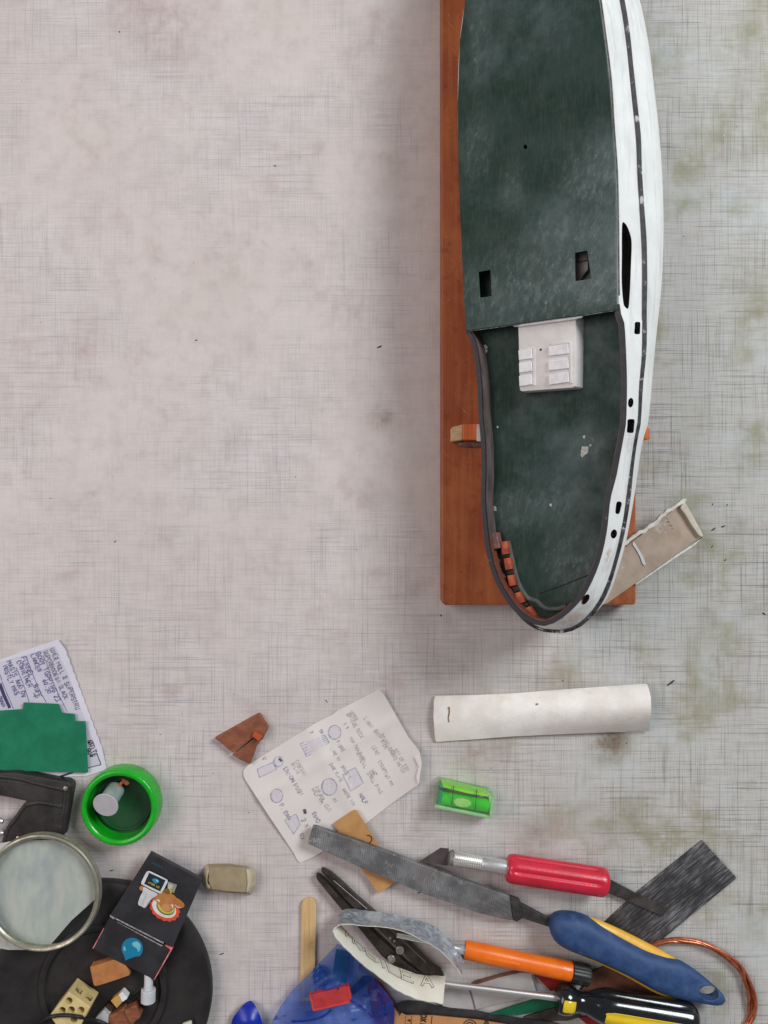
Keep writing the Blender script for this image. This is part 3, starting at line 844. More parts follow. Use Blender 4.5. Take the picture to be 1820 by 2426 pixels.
# ------------------------------------------------------------------ sketch paper
z6 = zoomed(480, 1600, 2.592)
M_paper = mat("note_paper", C(226, 220, 216), C(219, 212, 208), 30, rough=.8, bump=.15, bscale=120)
def pz(x, y):
    d = (x - 640) * .5 + (y - 1900) * -.86
    zz = .0006 + .0016 * max(0, math.sin((x + y) * .008)) ** 2
    r = max(0, (x - 900) / 100)
    zz += .006 * r * r * (1 if y > 1690 else .7)
    zz += .004 * max(0, (1700 - y) / 70) ** 2 * max(0, (x - 800) / 100)
    d2 = (x - 700) * .86 - (y - 1760) * .5
    zz += .0011 * max(0, 1 - abs(d2 - 40) / 22) + .0008 * max(0, 1 - abs((x - 600) * .5 + (y - 1830) * .86 - 60) / 16)
    return min(zz, .012)
out = z6((1075, 90), (1095, 98), (1115, 118), (1180, 230), (1265, 380), (1325, 455), (1340, 490), (1345, 540), (1330, 620), (1322, 672), (1170, 780), (1010, 903), (850, 1010), (690, 1110), (600, 1150), (582, 1135), (560, 1090), (400, 850), (262, 640), (250, 612), (252, 585), (268, 560), (300, 538), (520, 400), (700, 290), (800, 240), (830, 215), (900, 180))
paper = thing("sketch_paper", "creased white sheet with pencil sketches of rectangles and circles", "paper", P(790, 1840))
sheet("page", out, pz, M_paper, paper, th=.00015, step=10)
curl = z6((1300, 500), (1335, 480), (1346, 540), (1328, 668), (1312, 625), (1330, 560))
sheet("curled_corner", curl, lambda x, y: pz(x, y) + .0006 + .00004 * (x - 975), mat("paper_bright", C(236, 232, 230), rough=.8), paper, th=.00015, step=8)
M_pencil = mat("pencil_blue", C(146, 148, 176), C(204, 202, 212), 400, rough=.7, bump=0, lo=.38, hi=.68)
M_pencil2 = mat("pencil_dark", C(116, 116, 146), C(210, 205, 208), 700, rough=.7, bump=0, lo=.4, hi=.66)
M_faint = mat("pencil_faint", C(206, 199, 198), C(160, 152, 154), 700, rough=.7, bump=0)
M_wash = mat("pencil_wash", C(208, 203, 212), C(216, 210, 214), 500, rough=.8, bump=0)
zpp = lambda x, y: pz(x, y) + .00016
def closedpl(q): return [q[i:i + 2] for i in range(len(q) - 1)] + [[q[-1], q[0]]]
rects = [z6((600, 420), (750, 365), (778, 412), (640, 500)), z6((335, 575), (432, 535), (455, 575), (350, 628)), z6((860, 610), (938, 565), (988, 660), (910, 710)), z6((505, 890), (575, 850), (600, 915), (560, 975))]
for q in rects:
    sheet("shaded_area", q, zpp, M_wash, paper, th=0.00002, step=10)
for c, r in ((z6((811, 350))[0], 15), (z6((455, 740))[0], 14), (z6((778, 685))[0], 17.5), (z6((466, 530))[0], 10)):
    sheet("shaded_area", ell(c[0], c[1], r, r * 1.1, 24), zpp, M_wash, paper, th=0.00002, step=8)
st = []
for q in rects: st += closedpl(q)
for k in range(4):
    a = Vector(rects[0][0]).lerp(Vector(rects[0][3]), .2 + .2 * k); b = Vector(rects[0][1]).lerp(Vector(rects[0][2]), .2 + .2 * k)
    st.append([tuple(a), tuple(b)])
for c, r in ((z6((811, 350))[0], 15), (z6((455, 740))[0], 14.5), (z6((778, 685))[0], 18), (z6((466, 530))[0], 11)):
    st.append(circ(c[0], c[1], r, r * 1.12, 22)); st.append(circ(c[0] + .8, c[1] - .5, r * .96, r * 1.08, 20, a0=.4, a1=5.2))
ink("sketch_outline", st, 1.5, lambda x, y: zpp(x, y) + .00004, M_pencil, paper)
rg = random.Random(5)
d1 = (.52, .855)
T = lambda s, u, v, size=9: text_strokes(s, z6((u, v))[0], d1, size, .35, 1.5, rg)
st = T("UNION PUBI", 495, 575, 10) + T("P. BAN", 470, 800, 9) + T("BAND", 672, 850, 9) + T("2 X", 605, 890, 10) + T("1 Y", 865, 300, 7) + T("X", 660, 350, 7) + T("TO", 715, 340, 7) + T("U", 370, 510, 8) + T("RA", 590, 985, 10) + T("HALF", 960, 735, 9) + T("HE", 1028, 590, 11) + T("HI", 800, 760, 8)
ink("handwriting", st, 1.6, lambda x, y: zpp(x, y) + .00006, M_pencil2, paper)
st = []
for s, u, v, sz in (("CASERVI", 568, 530, 8), ("GILIG", 545, 545, 8), ("FIBRE", 820, 410, 8), ("LINE TO", 785, 450, 7), ("SPACE 1", 850, 560, 7), ("BASE PLATE", 780, 545, 7), ("TOP TWO SIDE", 900, 385, 7), ("MANSELL", 935, 465, 9), ("BRIDGE DECK", 885, 240, 8), ("UPPER", 905, 225, 7), ("LIGHT", 990, 265, 8), ("BOTH SIDE", 1055, 340, 8), ("ROUND BAR", 1090, 365, 8), ("WOOD HATCH", 1150, 470, 8), ("SET OF TWO", 1175, 460, 8), ("LEAD", 1040, 440, 8), ("STRAP", 1075, 530, 8), ("SMALL PINS", 1010, 600, 8), ("TWO MM", 1110, 600, 8), ("CUT", 750, 800, 8), ("HALF MM", 670, 700, 8), ("FOR BOW", 690, 690, 7), ("WASTE TIN", 860, 700, 7)):
    st += T(s, u, v, sz)
ink("faint_handwriting", st, 1.3, lambda x, y: zpp(x, y) + .00008, M_faint, paper)
ink("ink_blot", [z6((625, 822), (632, 850))], 7, lambda x, y: zpp(x, y) + .0001, mat("blot", C(84, 84, 90), rough=.6), paper)
ink("ink_blot", [z6((470, 510), (486, 528))], 5, lambda x, y: zpp(x, y) + .0001, bpy.data.materials["blot"], paper)

# ------------------------------------------------------------------ brown wooden piece with clip, tan card
M_brown = mat("brown_leatherwood", C(150, 90, 62), C(122, 70, 48), 130, rough=.6, stretch=(1, 2, 1), bump=.25)
bp = thing("wooden_offcut", "brown trapezoid wooden offcut with an orange peg, left of the sketch paper", "wood offcut", P(575, 1750))
prism("upper_half", z6((75, 385), (340, 237), (350, 240), (405, 325), (370, 392), (362, 402), (308, 385), (188, 478)), .0004, .0050, M_brown, bp, bevel=.0005)
prism("lower_half", z6((182, 489), (194, 483), (312, 390), (352, 410), (330, 440), (300, 530), (296, 543), (284, 546), (230, 518)), .0004, .0042, M_brown, bp, bevel=.0005)
prism("peg", z6((320, 345), (372, 375), (345, 408), (303, 372)), .0052, .0082, M_rib, bp, bevel=.0004)

tc = [(839, 1918), (845, 1919), (901, 2006), (942, 2086), (897, 2116), (851, 2050), (791, 1950)]
M_tan = mat("tan_card", C(196, 148, 94), C(180, 130, 78), 70, rough=.75)
tan = sheet("tan_card", tc, lambda x, y: .0035 + .001 * math.sin(x * .03), M_tan, None, th=.0008, step=16)
tag(tan, "tan cardboard scrap marked with a pen figure, under the flat file", "cardboard")
ink("pen_mark", [circ(872, 1988, 9, 9, 14, 0, -1.9, 1.9), [(858, 1996), (872, 1998), (884, 2004), (888, 2008)]], 2.4, lambda x, y: .0035 + .001 * math.sin(x * .03) + .0008, mat("pen_black", C(40, 34, 32), rough=.5), tan)

# ------------------------------------------------------------------ flat file
fl = thing("flat_file", "worn grey flat file with blue and yellow plastic handle", "file", P(1200, 2150))
z8 = zoomed(1000, 1950, 2.023)
def file_steel(dark=False):
    t = NT("file_steel" + ("_dark" if dark else ""))
    ang = math.radians(20)
    c = t.mix(t.ramp(t.noise(60, 5, .65), .35, .65), C(112, 112, 114), C(150, 150, 152))
    c = t.mix(t.ramp(t.noise(150, 5, .7), .55, .70, 0, .7), c, C(192, 190, 190))
    c = t.mix(t.ramp(t.noise(34, 5, .65, t.mapping(loc=(7, 2, 2))), .48, .7, 0, .55), c, C(112, 98, 88))
    c = t.mix(t.ramp(t.noise(80, 5, .7, t.mapping(loc=(4, 1, 0))), .6, .75, 0, .7), c, C(82, 80, 82))
    if dark: c = C(62, 60, 60)
    w = t.n("ShaderNodeTexWave"); w.wave_type = 'BANDS'; w.bands_direction = 'X'
    w.inputs["Scale"].default_value = 210; w.inputs["Distortion"].default_value = .6; w.inputs["Detail"].default_value = 1
    t.link(t.mapping((1, 1, 1), (0, 0, math.radians(8))), w.inputs["Vector"])
    if not dark: c = t.mix(t.math('MULTIPLY', w.outputs["Fac"], .3), c, C(70, 70, 72))
    t.color(c); t.set(Metallic=.45, Roughness=.5)
    if not dark: t.bump(w.outputs["Fac"], .5, .0003)
    return t.m
M_file = file_steel(); M_tang = mat("tang_dark", C(64, 62, 62), C(84, 80, 78), 160, rough=.5, metal=.5)
bl = [(741, 1959), (748, 1959), (860, 1997), (1000, 2049), (1100, 2086), (1198, 2120), (1208, 2124), (1215, 2180), (1205, 2180), (1133, 2163), (1000, 2116), (860, 2058), (731, 2000), (730, 1995)]
prism("blade", bl, .0052, .0098, M_file, fl, bevel=.0006)
prism("tang", [(1208.5, 2124), (1231, 2132), (1236, 2142), (1262, 2156), (1300, 2176), (1330, 2190), (1330, 2206), (1297, 2195), (1262, 2184), (1238, 2176), (1226, 2184), (1215.5, 2181)], .0055, .0092, M_tang, fl, bevel=.0006)
# coarse bright teeth near the heel
a0, a1 = Vector((1172, 2112)), Vector((1206, 2124))
tb = bmesh.new()
for i in range(17):
    f = i / 16
    x = 1139 + f * 66
    ytop = 2124 - (x - 1208) * -.36 if False else 2123 + (x - 1208) * .36
    t0 = 1 - f
    y0 = ytop + 52 * t0 * .85 + 2; y1 = ytop + 54 - (1 - f) * 2
    pa, pb = P(x + 3 * t0, y0, .00985), P(x + 9, y1, .00985)
    d = (pb - pa).normalized(); nn = Vector((-d.y, d.x, 0)) * .00022
    q = [tb.verts.new(v) for v in (pa - nn, pa + nn, pb + nn, pb - nn)]
    qq = [tb.verts.new(v + Vector((0, 0, .0003))) for v in ((pa), (pb))]
    tb.faces.new([q[0], q[3], qq[1], qq[0]]); tb.faces.new([qq[0], qq[1], q[2], q[1]])
o = from_bm("coarse_teeth", tb, mat("teeth_bright", C(190, 190, 192), metal=.8, rough=.3), fl)
o["kind"] = "stuff"
# handle: yellow core and blue grip
def grip_mat(name, c1, c2, rough):
    return mat(name, c1, c2, 130, rough=rough, bump=.3, bscale=700, wear=C(104, 122, 152) if name == "grip_blue" else None, wear_scale=60, wear_lo=.55, wear_hi=.8, wear_amt=.55)
M_gb = grip_mat("grip_blue", C(38, 66, 112), C(52, 82, 128), .62)
M_gy = mat("grip_yellow", C(240, 186, 60), C(228, 172, 50), 80, rough=.45, bump=.1)
def slab_body(name, upper, lower, n, zmid, hz, m, parent, k=1.0, ex=2.6):
    """rounded body between an upper and a lower outline (photo points along its length)"""
    U = resample(upper, n); Lw = resample(lower, n)
    rings = []
    for i in range(n):
        a, b = P(U[i].x, U[i].y, zmid), P(Lw[i].x, Lw[i].y, zmid)
        c = (a + b) / 2; hw = (a - b) / 2
        h = hz(i / (n - 1))
        rg_ = []
        for j in range(24):
            th = 2 * math.pi * j / 24
            cs, sn = math.cos(th), math.sin(th)
            cs = math.copysign(abs(cs) ** (2 / ex), cs); sn = math.copysign(abs(sn) ** (2 / ex), sn)
            rg_.append(c + hw * cs * k + Vector((0, 0, h * sn)))
        rings.append(rg_)
    return loft(name, rings, m, parent, auto=60)
up_b = [(1302, 2182), (1306, 2172), (1320, 2164), (1356, 2162), (1392, 2172), (1430, 2196), (1494, 2231), (1534, 2251), (1580, 2268), (1615, 2278), (1657, 2305), (1688, 2331), (1706, 2347), (1716, 2360), (1718, 2367)]
lo_b = [(1302, 2200), (1306, 2214), (1316, 2228), (1346, 2247), (1410, 2272), (1484, 2306), (1544, 2340), (1575, 2354), (1600, 2362), (1640, 2371), (1667, 2376), (1690, 2380), (1704, 2380), (1713, 2376), (1717, 2370)]
grip = slab_body("blue_grip", up_b, lo_b, 40, .0118, lambda t: .0105 * (min(1, .45 + t * 8)) * (1 - .70 * max(0, (t - .55) / .45) ** .8) * (1 if t < .97 else 1 - (t - .97) * 18), M_gb, fl)
up_y = [(1340, 2180), (1390, 2171), (1440, 2188), (1494, 2213), (1568, 2251), (1616, 2279), (1640, 2297)]
lo_y = [(1340, 2243), (1390, 2270), (1440, 2292), (1484, 2314), (1544, 2348), (1575, 2360), (1600, 2364)]
slab_body("yellow_core", up_y, lo_y, 24, .0095, lambda t: .0058 * (.5 + 2 * t * (1 - t)), M_gy, fl, ex=2.2)
hole = ell(1678, 2351, 25, 16.5, 28, .30)
cutter = from_bm("cutter", poly_bm([P(x, y, .0150) + Vector((0, 0, .02)) for x, y in hole], Vector((0, 0, -.05))), M_gb)
cut(grip, [cutter])
grip["label"] = "blue rubber grip with hanging hole"

# ------------------------------------------------------------------ hobby knife
kn = thing("hobby_knife", "hobby knife with fluted red handle, knurled collar and dark blade", "craft knife", P(1220, 2060))
zk = .0115
kA, kB = P(1063, 2031, zk), P(1201, 2055, zk)
kd = (kB - kA).normalized()
M_alu = mat("bright_aluminium", C(232, 232, 233), C(214, 214, 216), 200, rough=.36, metal=.8, bump=.05)
def knurl():
    t = NT("knurled_aluminium")
    c = t.n("ShaderNodeTexChecker"); c.inputs["Scale"].default_value = 900
    t.link(t.mapping((1, 1, 1), (0, 0, .95)), c.inputs["Vector"])
    t.color(t.mix(c.outputs["Fac"], C(222, 219, 214), C(176, 173, 168)))
    t.set(Metallic=.45, Roughness=.4); t.bump(c.outputs["Fac"], .6, .0003)
    return t.m
lathe("collet_jaw", kA - kd * .0005, kA + kd * .0026, [(0, .0030), (.3, .0050), (1, .0055)], mat("collet_grey", C(150, 156, 152), C(126, 132, 128), 300, metal=.5, rough=.4), kn, 24)
lathe("knurled_collar", kA + kd * .0026, P(1141, 2044.5, zk), [(0, .0046), (.05, .0054), (.95, .0050), (1, .0046)], knurl(), kn, 40)
lathe("ferrule", P(1141, 2044.5, zk), P(1206, 2056, zk), [(0, .0045), (.03, .0048), (1, .0050)], M_alu, kn, 36)
M_red = mat("red_plastic", C(214, 38, 66), C(196, 30, 54), 60, rough=.32, bump=.12, bscale=500, rvar=.1, coat=.2, wear=C(150, 34, 46), wear_scale=90, wear_lo=.58, wear_hi=.76, wear_amt=.5)
def flute(a, t):
    k = 6
    g = math.cos(a * k + 1.0)
    fade = min(1, max(0, (t - .02) / .06)) * min(1, max(0, (.93 - t) / .05))
    return 1 - .15 * fade * max(0, g) ** 2
prof = [(0, .0020), (.002, .0072), (.012, .0086), (.035, .0096), (.07, .0099)] + [(.07 + .84 * i / 30, .0099) for i in range(1, 31)] + [(.935, .0099), (.965, .0095), (.988, .0084), (1, .0066), (1, .0015)]
lathe("red_handle", P(1200, 2056, zk), P(1440, 2092, zk), prof, M_red, kn, 84, rfun=flute, auto=50)
prism("blade", [(993, 2042), (1044, 2009), (1064, 2011), (1062, 2050), (1054, 2051), (1030, 2045)], .0105, .0112, mat("blade_dark", C(98, 88, 88), C(82, 74, 76), 90, metal=.3, rough=.4), kn)

# narrow dark strip and scratched plate to the right of the knife
def scratched():
    t = NT("scratched_black")
    r = math.radians(40)
    a = t.noise(1, 5, .7, t.mapping((60, 800, 1), (0, 0, -r)))
    c = t.mix(t.ramp(t.noise(30, 4, .6), .3, .7), C(46, 44, 46), C(66, 64, 66))
    k = t.math('MULTIPLY', t.ramp(a, .40, .72), t.ramp(t.noise(30, 5, .65), .36, .64, .12, .85))
    c = t.mix(k, c, C(170, 170, 174))
    t.color(c); t.set(Roughness=.5, Metallic=.2); t.bump(a, .2, .0003)
    return t.m
plate = prism("scratched_plate", [(1665, 1992), (1745, 2079), (1742, 2084), (1556, 2238), (1490, 2246), (1430, 2190), (1514, 2112)], .0004, .0026, scratched(), None, bevel=.0004)
tag(plate, "scuffed black rectangular plate beside the red knife", "plate")
strip = prism("dark_strip", [(1432, 2080), (1441, 2081), (1514, 2120), (1578, 2147), (1577, 2152), (1569, 2170), (1487, 2135), (1430, 2112)], .0029, .0042, mat("strip_black", C(54, 50, 48), C(78, 74, 72), 110, rough=.4, metal=.2, wear=C(118, 116, 112), wear_lo=.58, wear_hi=.75), None, bevel=.0003)
tag(strip, "narrow dark strip running from the red knife end across the scuffed plate", "strip")

# ------------------------------------------------------------------ orange screwdriver
os_ = thing("orange_screwdriver", "small screwdriver with orange handle and black ribbed end cap", "screwdriver", P(1230, 2270))
zo = .0085
oA, oB = P(1099, 2249, zo), P(1353, 2302, zo)
M_or = mat("orange_plastic", C(248, 122, 22), C(236, 106, 14), 60, rough=.34, bump=.12, bscale=500, rvar=.1, coat=.2, wear=C(190, 86, 24), wear_scale=80, wear_lo=.6, wear_hi=.78, wear_amt=.5)
prof = [(0, .0035), (.004, .0062), (.03, .0064), (.25, .0067), (.45, .0064), (.6, .0062), (.75, .0066), (.9, .0068), (.985, .0068), (1, .0064), (1, .003)]
lathe("orange_handle", oA, oB, prof, M_or, os_, 40)
od = (oB - oA).normalized()
lathe("end_cap", oB + od * .0002, oB + od * .0135, [(0, .0060), (.03, .0074), (.85, .0075), (.97, .0068), (1, .003)], mat("black_plastic", C(36, 34, 36), C(50, 48, 48), 100, rough=.4), os_, 60, rfun=lambda a, t: 1 - .05 * max(0, math.cos(a * 14)))
lathe("ferrule", oA - od * .0085, oA + od * .0004, [(0, .0022), (.15, .0034), (1, .0044)], M_alu, os_, 28)
lathe("shank", oA - od * .048, oA - od * .008, [(0, .0016), (1, .0018)], M_alu, os_, 18)
lathe("highlight_ridge", oA.lerp(oB, .2) + Vector((0, 0, .0066)), oA.lerp(oB, .52) + Vector((0, 0, .0064)), [(0, .0003), (.06, .0012), (.94, .0012), (1, .0003)], M_or, os_, 14, flat=(.3, 1))  # raised strip added to catch a highlight along the handle

# ------------------------------------------------------------------ black and yellow screwdriver
sd = thing("long_screwdriver", "chrome-shank screwdriver with glossy black and yellow handle", "screwdriver", P(1380, 2375))
zs = .0135
sA, sB = P(1040, 2329, .0115), P(1322, 2364, zs)
hA, hB = P(1319, 2364, zs), P(1652, 2419, zs)
M_chrome = mat("chrome", C(236, 234, 232), C(220, 217, 215), 60, rough=.36, metal=.85, bump=0, rvar=.06)
lathe("shank", sA, sB, [(0, .0020), (1, .0023)], M_chrome, sd, 24)
M_gloss = mat("gloss_black", C(20, 22, 26), C(28, 30, 34), 60, rough=.16, bump=.06, rvar=.06, coat=.5)
M_ylw = mat("gloss_yellow", C(236, 204, 40), C(224, 190, 30), 50, rough=.3, bump=.06, coat=.3)
hprof = [(0, .003), (.002, .0085), (.015, .0100), (.06, .0104), (.10, .0098), (.135, .0078), (.17, .0070), (.22, .0076), (.27, .0098), (.32, .0116)] + [(.32 + .04 * i, .0122) for i in range(1, 16)] + [(.94, .0120), (.97, .0108), (.99, .0082), (1, .003)]
def hflute(a, t):
    k = min(1, max(0, (t - .28) / .05)) * min(1, max(0, (.95 - t) / .05))
    return 1 - .10 * k * max(0, math.cos(a * 6)) ** 2
lathe("handle", hA, hB, hprof, M_gloss, sd, 96, rfun=hflute, auto=55)
def patch(name, t0, t1, a0, a1, m, lift_=.0004, nt=16, na=10):
    d = hB - hA; L = d.length; d = d.normalized()
    e1 = (Vector((0, 0, 1)) - d * d.z).normalized(); e2 = d.cross(e1)
    def rad(t):
        for (ta, ra), (tb_, rb) in zip(hprof, hprof[1:]):
            if ta <= t <= tb_: return ra + (rb - ra) * (t - ta) / max(1e-9, tb_ - ta)
        return .01
    bm = bmesh.new(); g = []
    for i in range(nt + 1):
        u = i / nt; t = t0 + (t1 - t0) * u
        w = (1 - (1 - min(1, u / .16)) ** 2) ** .5 if u < .16 else 1
        row = []
        for j in range(na + 1):
            v = j / na
            am = (a0 + a1) / 2; a = am + (a1 - a0) * (v - .5) * max(.02, w)
            edge_ = min(min(v, 1 - v) * na, u * nt, (1 - u) * nt if t1 < .9 else 9)
            r = rad(t) * hflute(a, t) + (lift_ if edge_ >= .99 else -.0008)
            row.append(bm.verts.new(hA + d * (t * L) + e1 * (math.cos(a) * r) + e2 * (math.sin(a) * r)))
        g.append(row)
    for i in range(nt):
        for j in range(na):
            bm.faces.new([g[i][j], g[i + 1][j], g[i + 1][j + 1], g[i][j + 1]])
    return from_bm(name, bm, m, sd, True, 50)
patch("yellow_inlay", .29, .985, -.28, .80, M_ylw)
patch("yellow_inlay", .02, .125, -.50, .52, M_ylw, na=8, nt=10)
patch("yellow_inlay", .29, .985, 2.4, 3.4, M_ylw)

# ------------------------------------------------------------------ long-nose pliers
pl = thing("long_nose_pliers", "open black long-nose pliers with round rivets", "pliers", P(900, 2200))
M_ps = mat("plier_steel", C(56, 50, 46), C(80, 72, 66), 120, rough=.42, metal=.55, bump=.2, wear=C(132, 128, 122), wear_scale=150, wear_lo=.66, wear_hi=.78, wear_amt=.6)
prism("jaw_arm", [(748, 2075), (753, 2074), (775, 2091), (792, 2110), (831, 2152), (880, 2203), (925, 2245), (962, 2282), (990, 2300), (1024, 2308), (1022, 2320), (995, 2322), (965, 2308), (935, 2290), (905, 2266), (872, 2226), (846, 2194), (806, 2152), (770, 2108), (752, 2086)], .0006, .0058, M_ps, pl, bevel=.0010)
prism("jaw_arm", [(760, 2061), (767, 2061), (785, 2071), (810, 2092), (845, 2126), (882, 2158), (935, 2204), (980, 2246), (1022, 2288), (1046, 2303), (1053, 2314), (1050, 2326), (1036, 2328), (1014, 2316), (985, 2292), (945, 2250), (905, 2212), (850, 2158), (806, 2115), (776, 2082), (762, 2067)], .0030, .0084, M_ps, pl, bevel=.0010)
for q in (((790, 2086), (870, 2154)), ((902, 2178), (1010, 2280))):
    a, b = P(*q[0], .0084), P(*q[1], .0084)
    tube("edge_ridge", [a, a.lerp(b, .5), b], .0005, mat("ridge_steel", C(120, 116, 112), metal=.7, rough=.35), pl, 8)
M_rivet = mat("rivet_steel", C(176, 168, 162), C(150, 142, 138), 300, metal=.7, rough=.35)
for x, y, z in ((948, 2249, .0085), (927, 2270, .0060)):
    c = P(x, y, z)
    rv = lathe("rivet", c, c + Vector((0, 0, .0022)), [(0, .0029), (.8, .0029), (1, .0024), (1, .0019), (.7, .0017), (.7, .0001)], M_rivet, pl, 26)
for x, y in ((925, 2223), (935, 2230)):
    c = P(x, y, .0084)
    lathe("stamp_dot", c, c + Vector((0, 0, .0004)), [(0, .0010), (1, .0006)], M_rivet, pl, 10)

# ------------------------------------------------------------------ bent sheet-metal band, galvanised outside and white inside
bb = thing("bent_metal_band", "bent sheet-metal band, galvanised outside, white embossed inside, over the pliers", "metal band", P(900, 2230))
zb0, zb1 = .0088, .0300
pairs = [((1103, 2270), (1094, 2309)), ((1084, 2245), (1080, 2290)), ((1054, 2217), (1046, 2254)), ((1022, 2192), (1008, 2230)), ((976, 2177), (958, 2207)), ((923, 2166), (918, 2197)), ((870, 2159), (865, 2193)), ((838, 2155), (832, 2190)), ((814, 2157), (808, 2190)), ((802, 2170), (794, 2198)), ((806, 2187), (789, 2209)),
         ((818, 2204), (806, 2233)), ((843, 2229), (843, 2270)), ((877, 2258), (886, 2305)), ((923, 2284), (935, 2342)), ((969, 2303), (970, 2361)), ((1010, 2312), (1012, 2373)), ((1056, 2313), (1050, 2379))]
nb = 6
bs = smooth_path([P(*a, zb0) for a, b in pairs], nb); ts = smooth_path([P(*b, zb1) for a, b in pairs], nb)
KF = 9 * nb + 4             # fold index
def band_pt(i, v, off):
    i = max(0, min(len(bs) - 1.001, i)); k = int(i); f = i - k
    b = bs[k].lerp(bs[k + 1], f); t = ts[k].lerp(ts[k + 1], f)
    tang = (bs[min(k + 2, len(bs) - 1)] - bs[max(k - 1, 0)]).normalized()
    nrm = tang.cross((t - b).normalized()).normalized()
    vq = max(0, min(3.999, v * 4)); q0 = int(vq)
    bow = .0016 * (math.sin(math.pi * q0 / 4) * (1 - (vq - q0)) + math.sin(math.pi * (q0 + 1) / 4) * (vq - q0))
    return b.lerp(t, v) + nrm * off - nrm * bow
def galv():
    t = NT("galvanised")
    v = t.n("ShaderNodeTexVoronoi"); v.inputs["Scale"].default_value = 420
    t.link(t.co, v.inputs["Vector"])
    sep = t.n("ShaderNodeSeparateColor"); t.link(v.outputs["Color"], sep.inputs[0])
    c = t.mix(sep.outputs[0], C(138, 146, 156), C(190, 196, 204))
    c = t.mix(t.ramp(t.noise(70, 4, .6), .5, .7, 0, .6), c, C(206, 214, 214))
    c = t.mix(t.ramp(t.noise(60, 4, .6, t.mapping(loc=(3, 3, 3))), .58, .7, 0, .6), c, C(122, 130, 134))
    t.color(c); t.set(Metallic=.35, Roughness=t.ramp(sep.outputs[1], 0, 1, .3, .55))
    t.bump(t.noise(300, 4, .6), .2, .0003)
    return t.m
M_galv = galv()
M_cream = mat("white_enamel", C(238, 234, 222), C(228, 222, 206), 60, rough=.38, bump=.1, wear=C(196, 180, 152), wear_scale=35, wear_lo=.62, wear_hi=.82, wear_amt=.5)
def strip_part(name, i0, i1, off_a, off_b, m):
    sect = []
    for i in range(i0, i1 + 1):
        wav = .05 * math.sin(i * 1.1) * math.sin(i * .43)
        ring_ = []
        for v in (0, .25, .5, .75, 1): ring_.append(band_pt(i, v + (wav * .4 if v in (0, 1) else 0), off_a))
        for v in (1, .75, .5, .25, 0): ring_.append(band_pt(i, v + (wav * .4 if v in (0, 1) else 0), off_b))
        sect.append(ring_)
    return loft(name, sect, m, bb, auto=35)
last = len(bs) - 1
# which side faces the camera differs on the two arms: the galvanised skin is outside the bend, the enamel inside
mid_in = P(930, 2235, .02)
test = band_pt(5 * nb, .5, .001) - band_pt(5 * nb, .5, -.001)
inside = 1 if (mid_in - band_pt(5 * nb, .5, 0)).dot(test) > 0 else -1
strip_part("galvanised_skin", 0, last, 0, -inside * .0005, M_galv)
strip_part("enamel_lining", 0, last, inside * .00002, inside * .0004, M_cream)
# embossed letters on the enamel
def emb(lift_):
    return lambda x, y, l: band_pt(11 * nb + x, y, inside * (.0004 + lift_ + l))
let = []
xpos = 0.6
for ch in "MOBILE A":
    if ch == ' ': xpos += 2.4; continue
    wch = 4.0 if ch not in "I" else 1.6
    for stq in FONT[ch].split("|"):
        let.append([(xpos + float(q.split(",")[0]) * wch / 4.6, .50 - float(q.split(",")[1]) * .075 + .0) for q in stq.split()])
    xpos += wch * .92 + .9
def band_ribbons(name, strokes, w, lift_, m):
    bm = bmesh.new(); e = 0
    mp = emb(lift_)
    for s_ in strokes:
        fine = []
        for (x0, y0), (x1, y1) in zip(s_, s_[1:]):
            for k in range(8): fine.append((x0 + (x1 - x0) * k / 8, y0 + (y1 - y0) * k / 8))
        fine.append(s_[-1])
        for (x0, y0), (x1, y1) in zip(fine, fine[1:]):
            a, b = mp(x0, y0, 0), mp(x1, y1, 0)
            d = (b - a)
            if d.length < 1e-7: continue
            d.normalize()
            nr = (mp((x0 + x1) / 2, (y0 + y1) / 2, .001) - mp((x0 + x1) / 2, (y0 + y1) / 2, 0)).normalized()
            sd_ = d.cross(nr) * w * .5
            e = (e + 4e-6) % 4e-5
            a2, b2 = a - d * w * .5 + nr * e, b + d * w * .5 + nr * e
            vs = [bm.verts.new(p) for p in (a2 - sd_, b2 - sd_, b2 + sd_, a2 + sd_)]
            bm.faces.new(vs)
    return from_bm(name, bm, m, bb, recalc=False)
band_ribbons("emboss_shade_line", let, .0020, .00020, mat("emboss_shade", C(160, 146, 120), C(140, 126, 102), 300, rough=.5))  # darker ribbon paints the shading round each embossed letter
band_ribbons("embossed_lettering", let, .0011, .00034, M_cream)

# ------------------------------------------------------------------ copper wire loop
cw = thing("copper_wire_coil", "loop of several bare copper wire strands right of the blue handle", "copper wire", P(1680, 2300))
M_cu = mat("copper", C(206, 122, 88), C(166, 88, 60), 260, rough=.3, metal=.65, bump=.1, stretch=(1, 1, 1))
base_pts = [(1470, 2300), (1500, 2268), (1530, 2248), (1551, 2238), (1582, 2229), (1613, 2228), (1660, 2235), (1707, 2256), (1748, 2288), (1768, 2320), (1782, 2352), (1786, 2380), (1780, 2408), (1768, 2430), (1740, 2470), (1690, 2490), (1630, 2480)]
rg = random.Random(2)
for k in range(5):
    pts = []
    for i, (x, y) in enumerate(base_pts):
        ph = i * .8 + k * 1.257
        sp_ = 5.4 if 8 <= i <= 12 else 4.0
        pts.append(P(x + math.cos(ph) * sp_ * 1.2 + rg.uniform(-1, 1) + (-7 if (k == 0 and 9 <= i <= 11) else 0), y + math.sin(ph) * sp_ + rg.uniform(-1, 1), .0030 + .0014 * math.sin(ph + 1) + (.0005 if i < 4 else 0)))
    tube("wire_strand", smooth_path(pts, 8), .00108, M_cu, cw, 10)

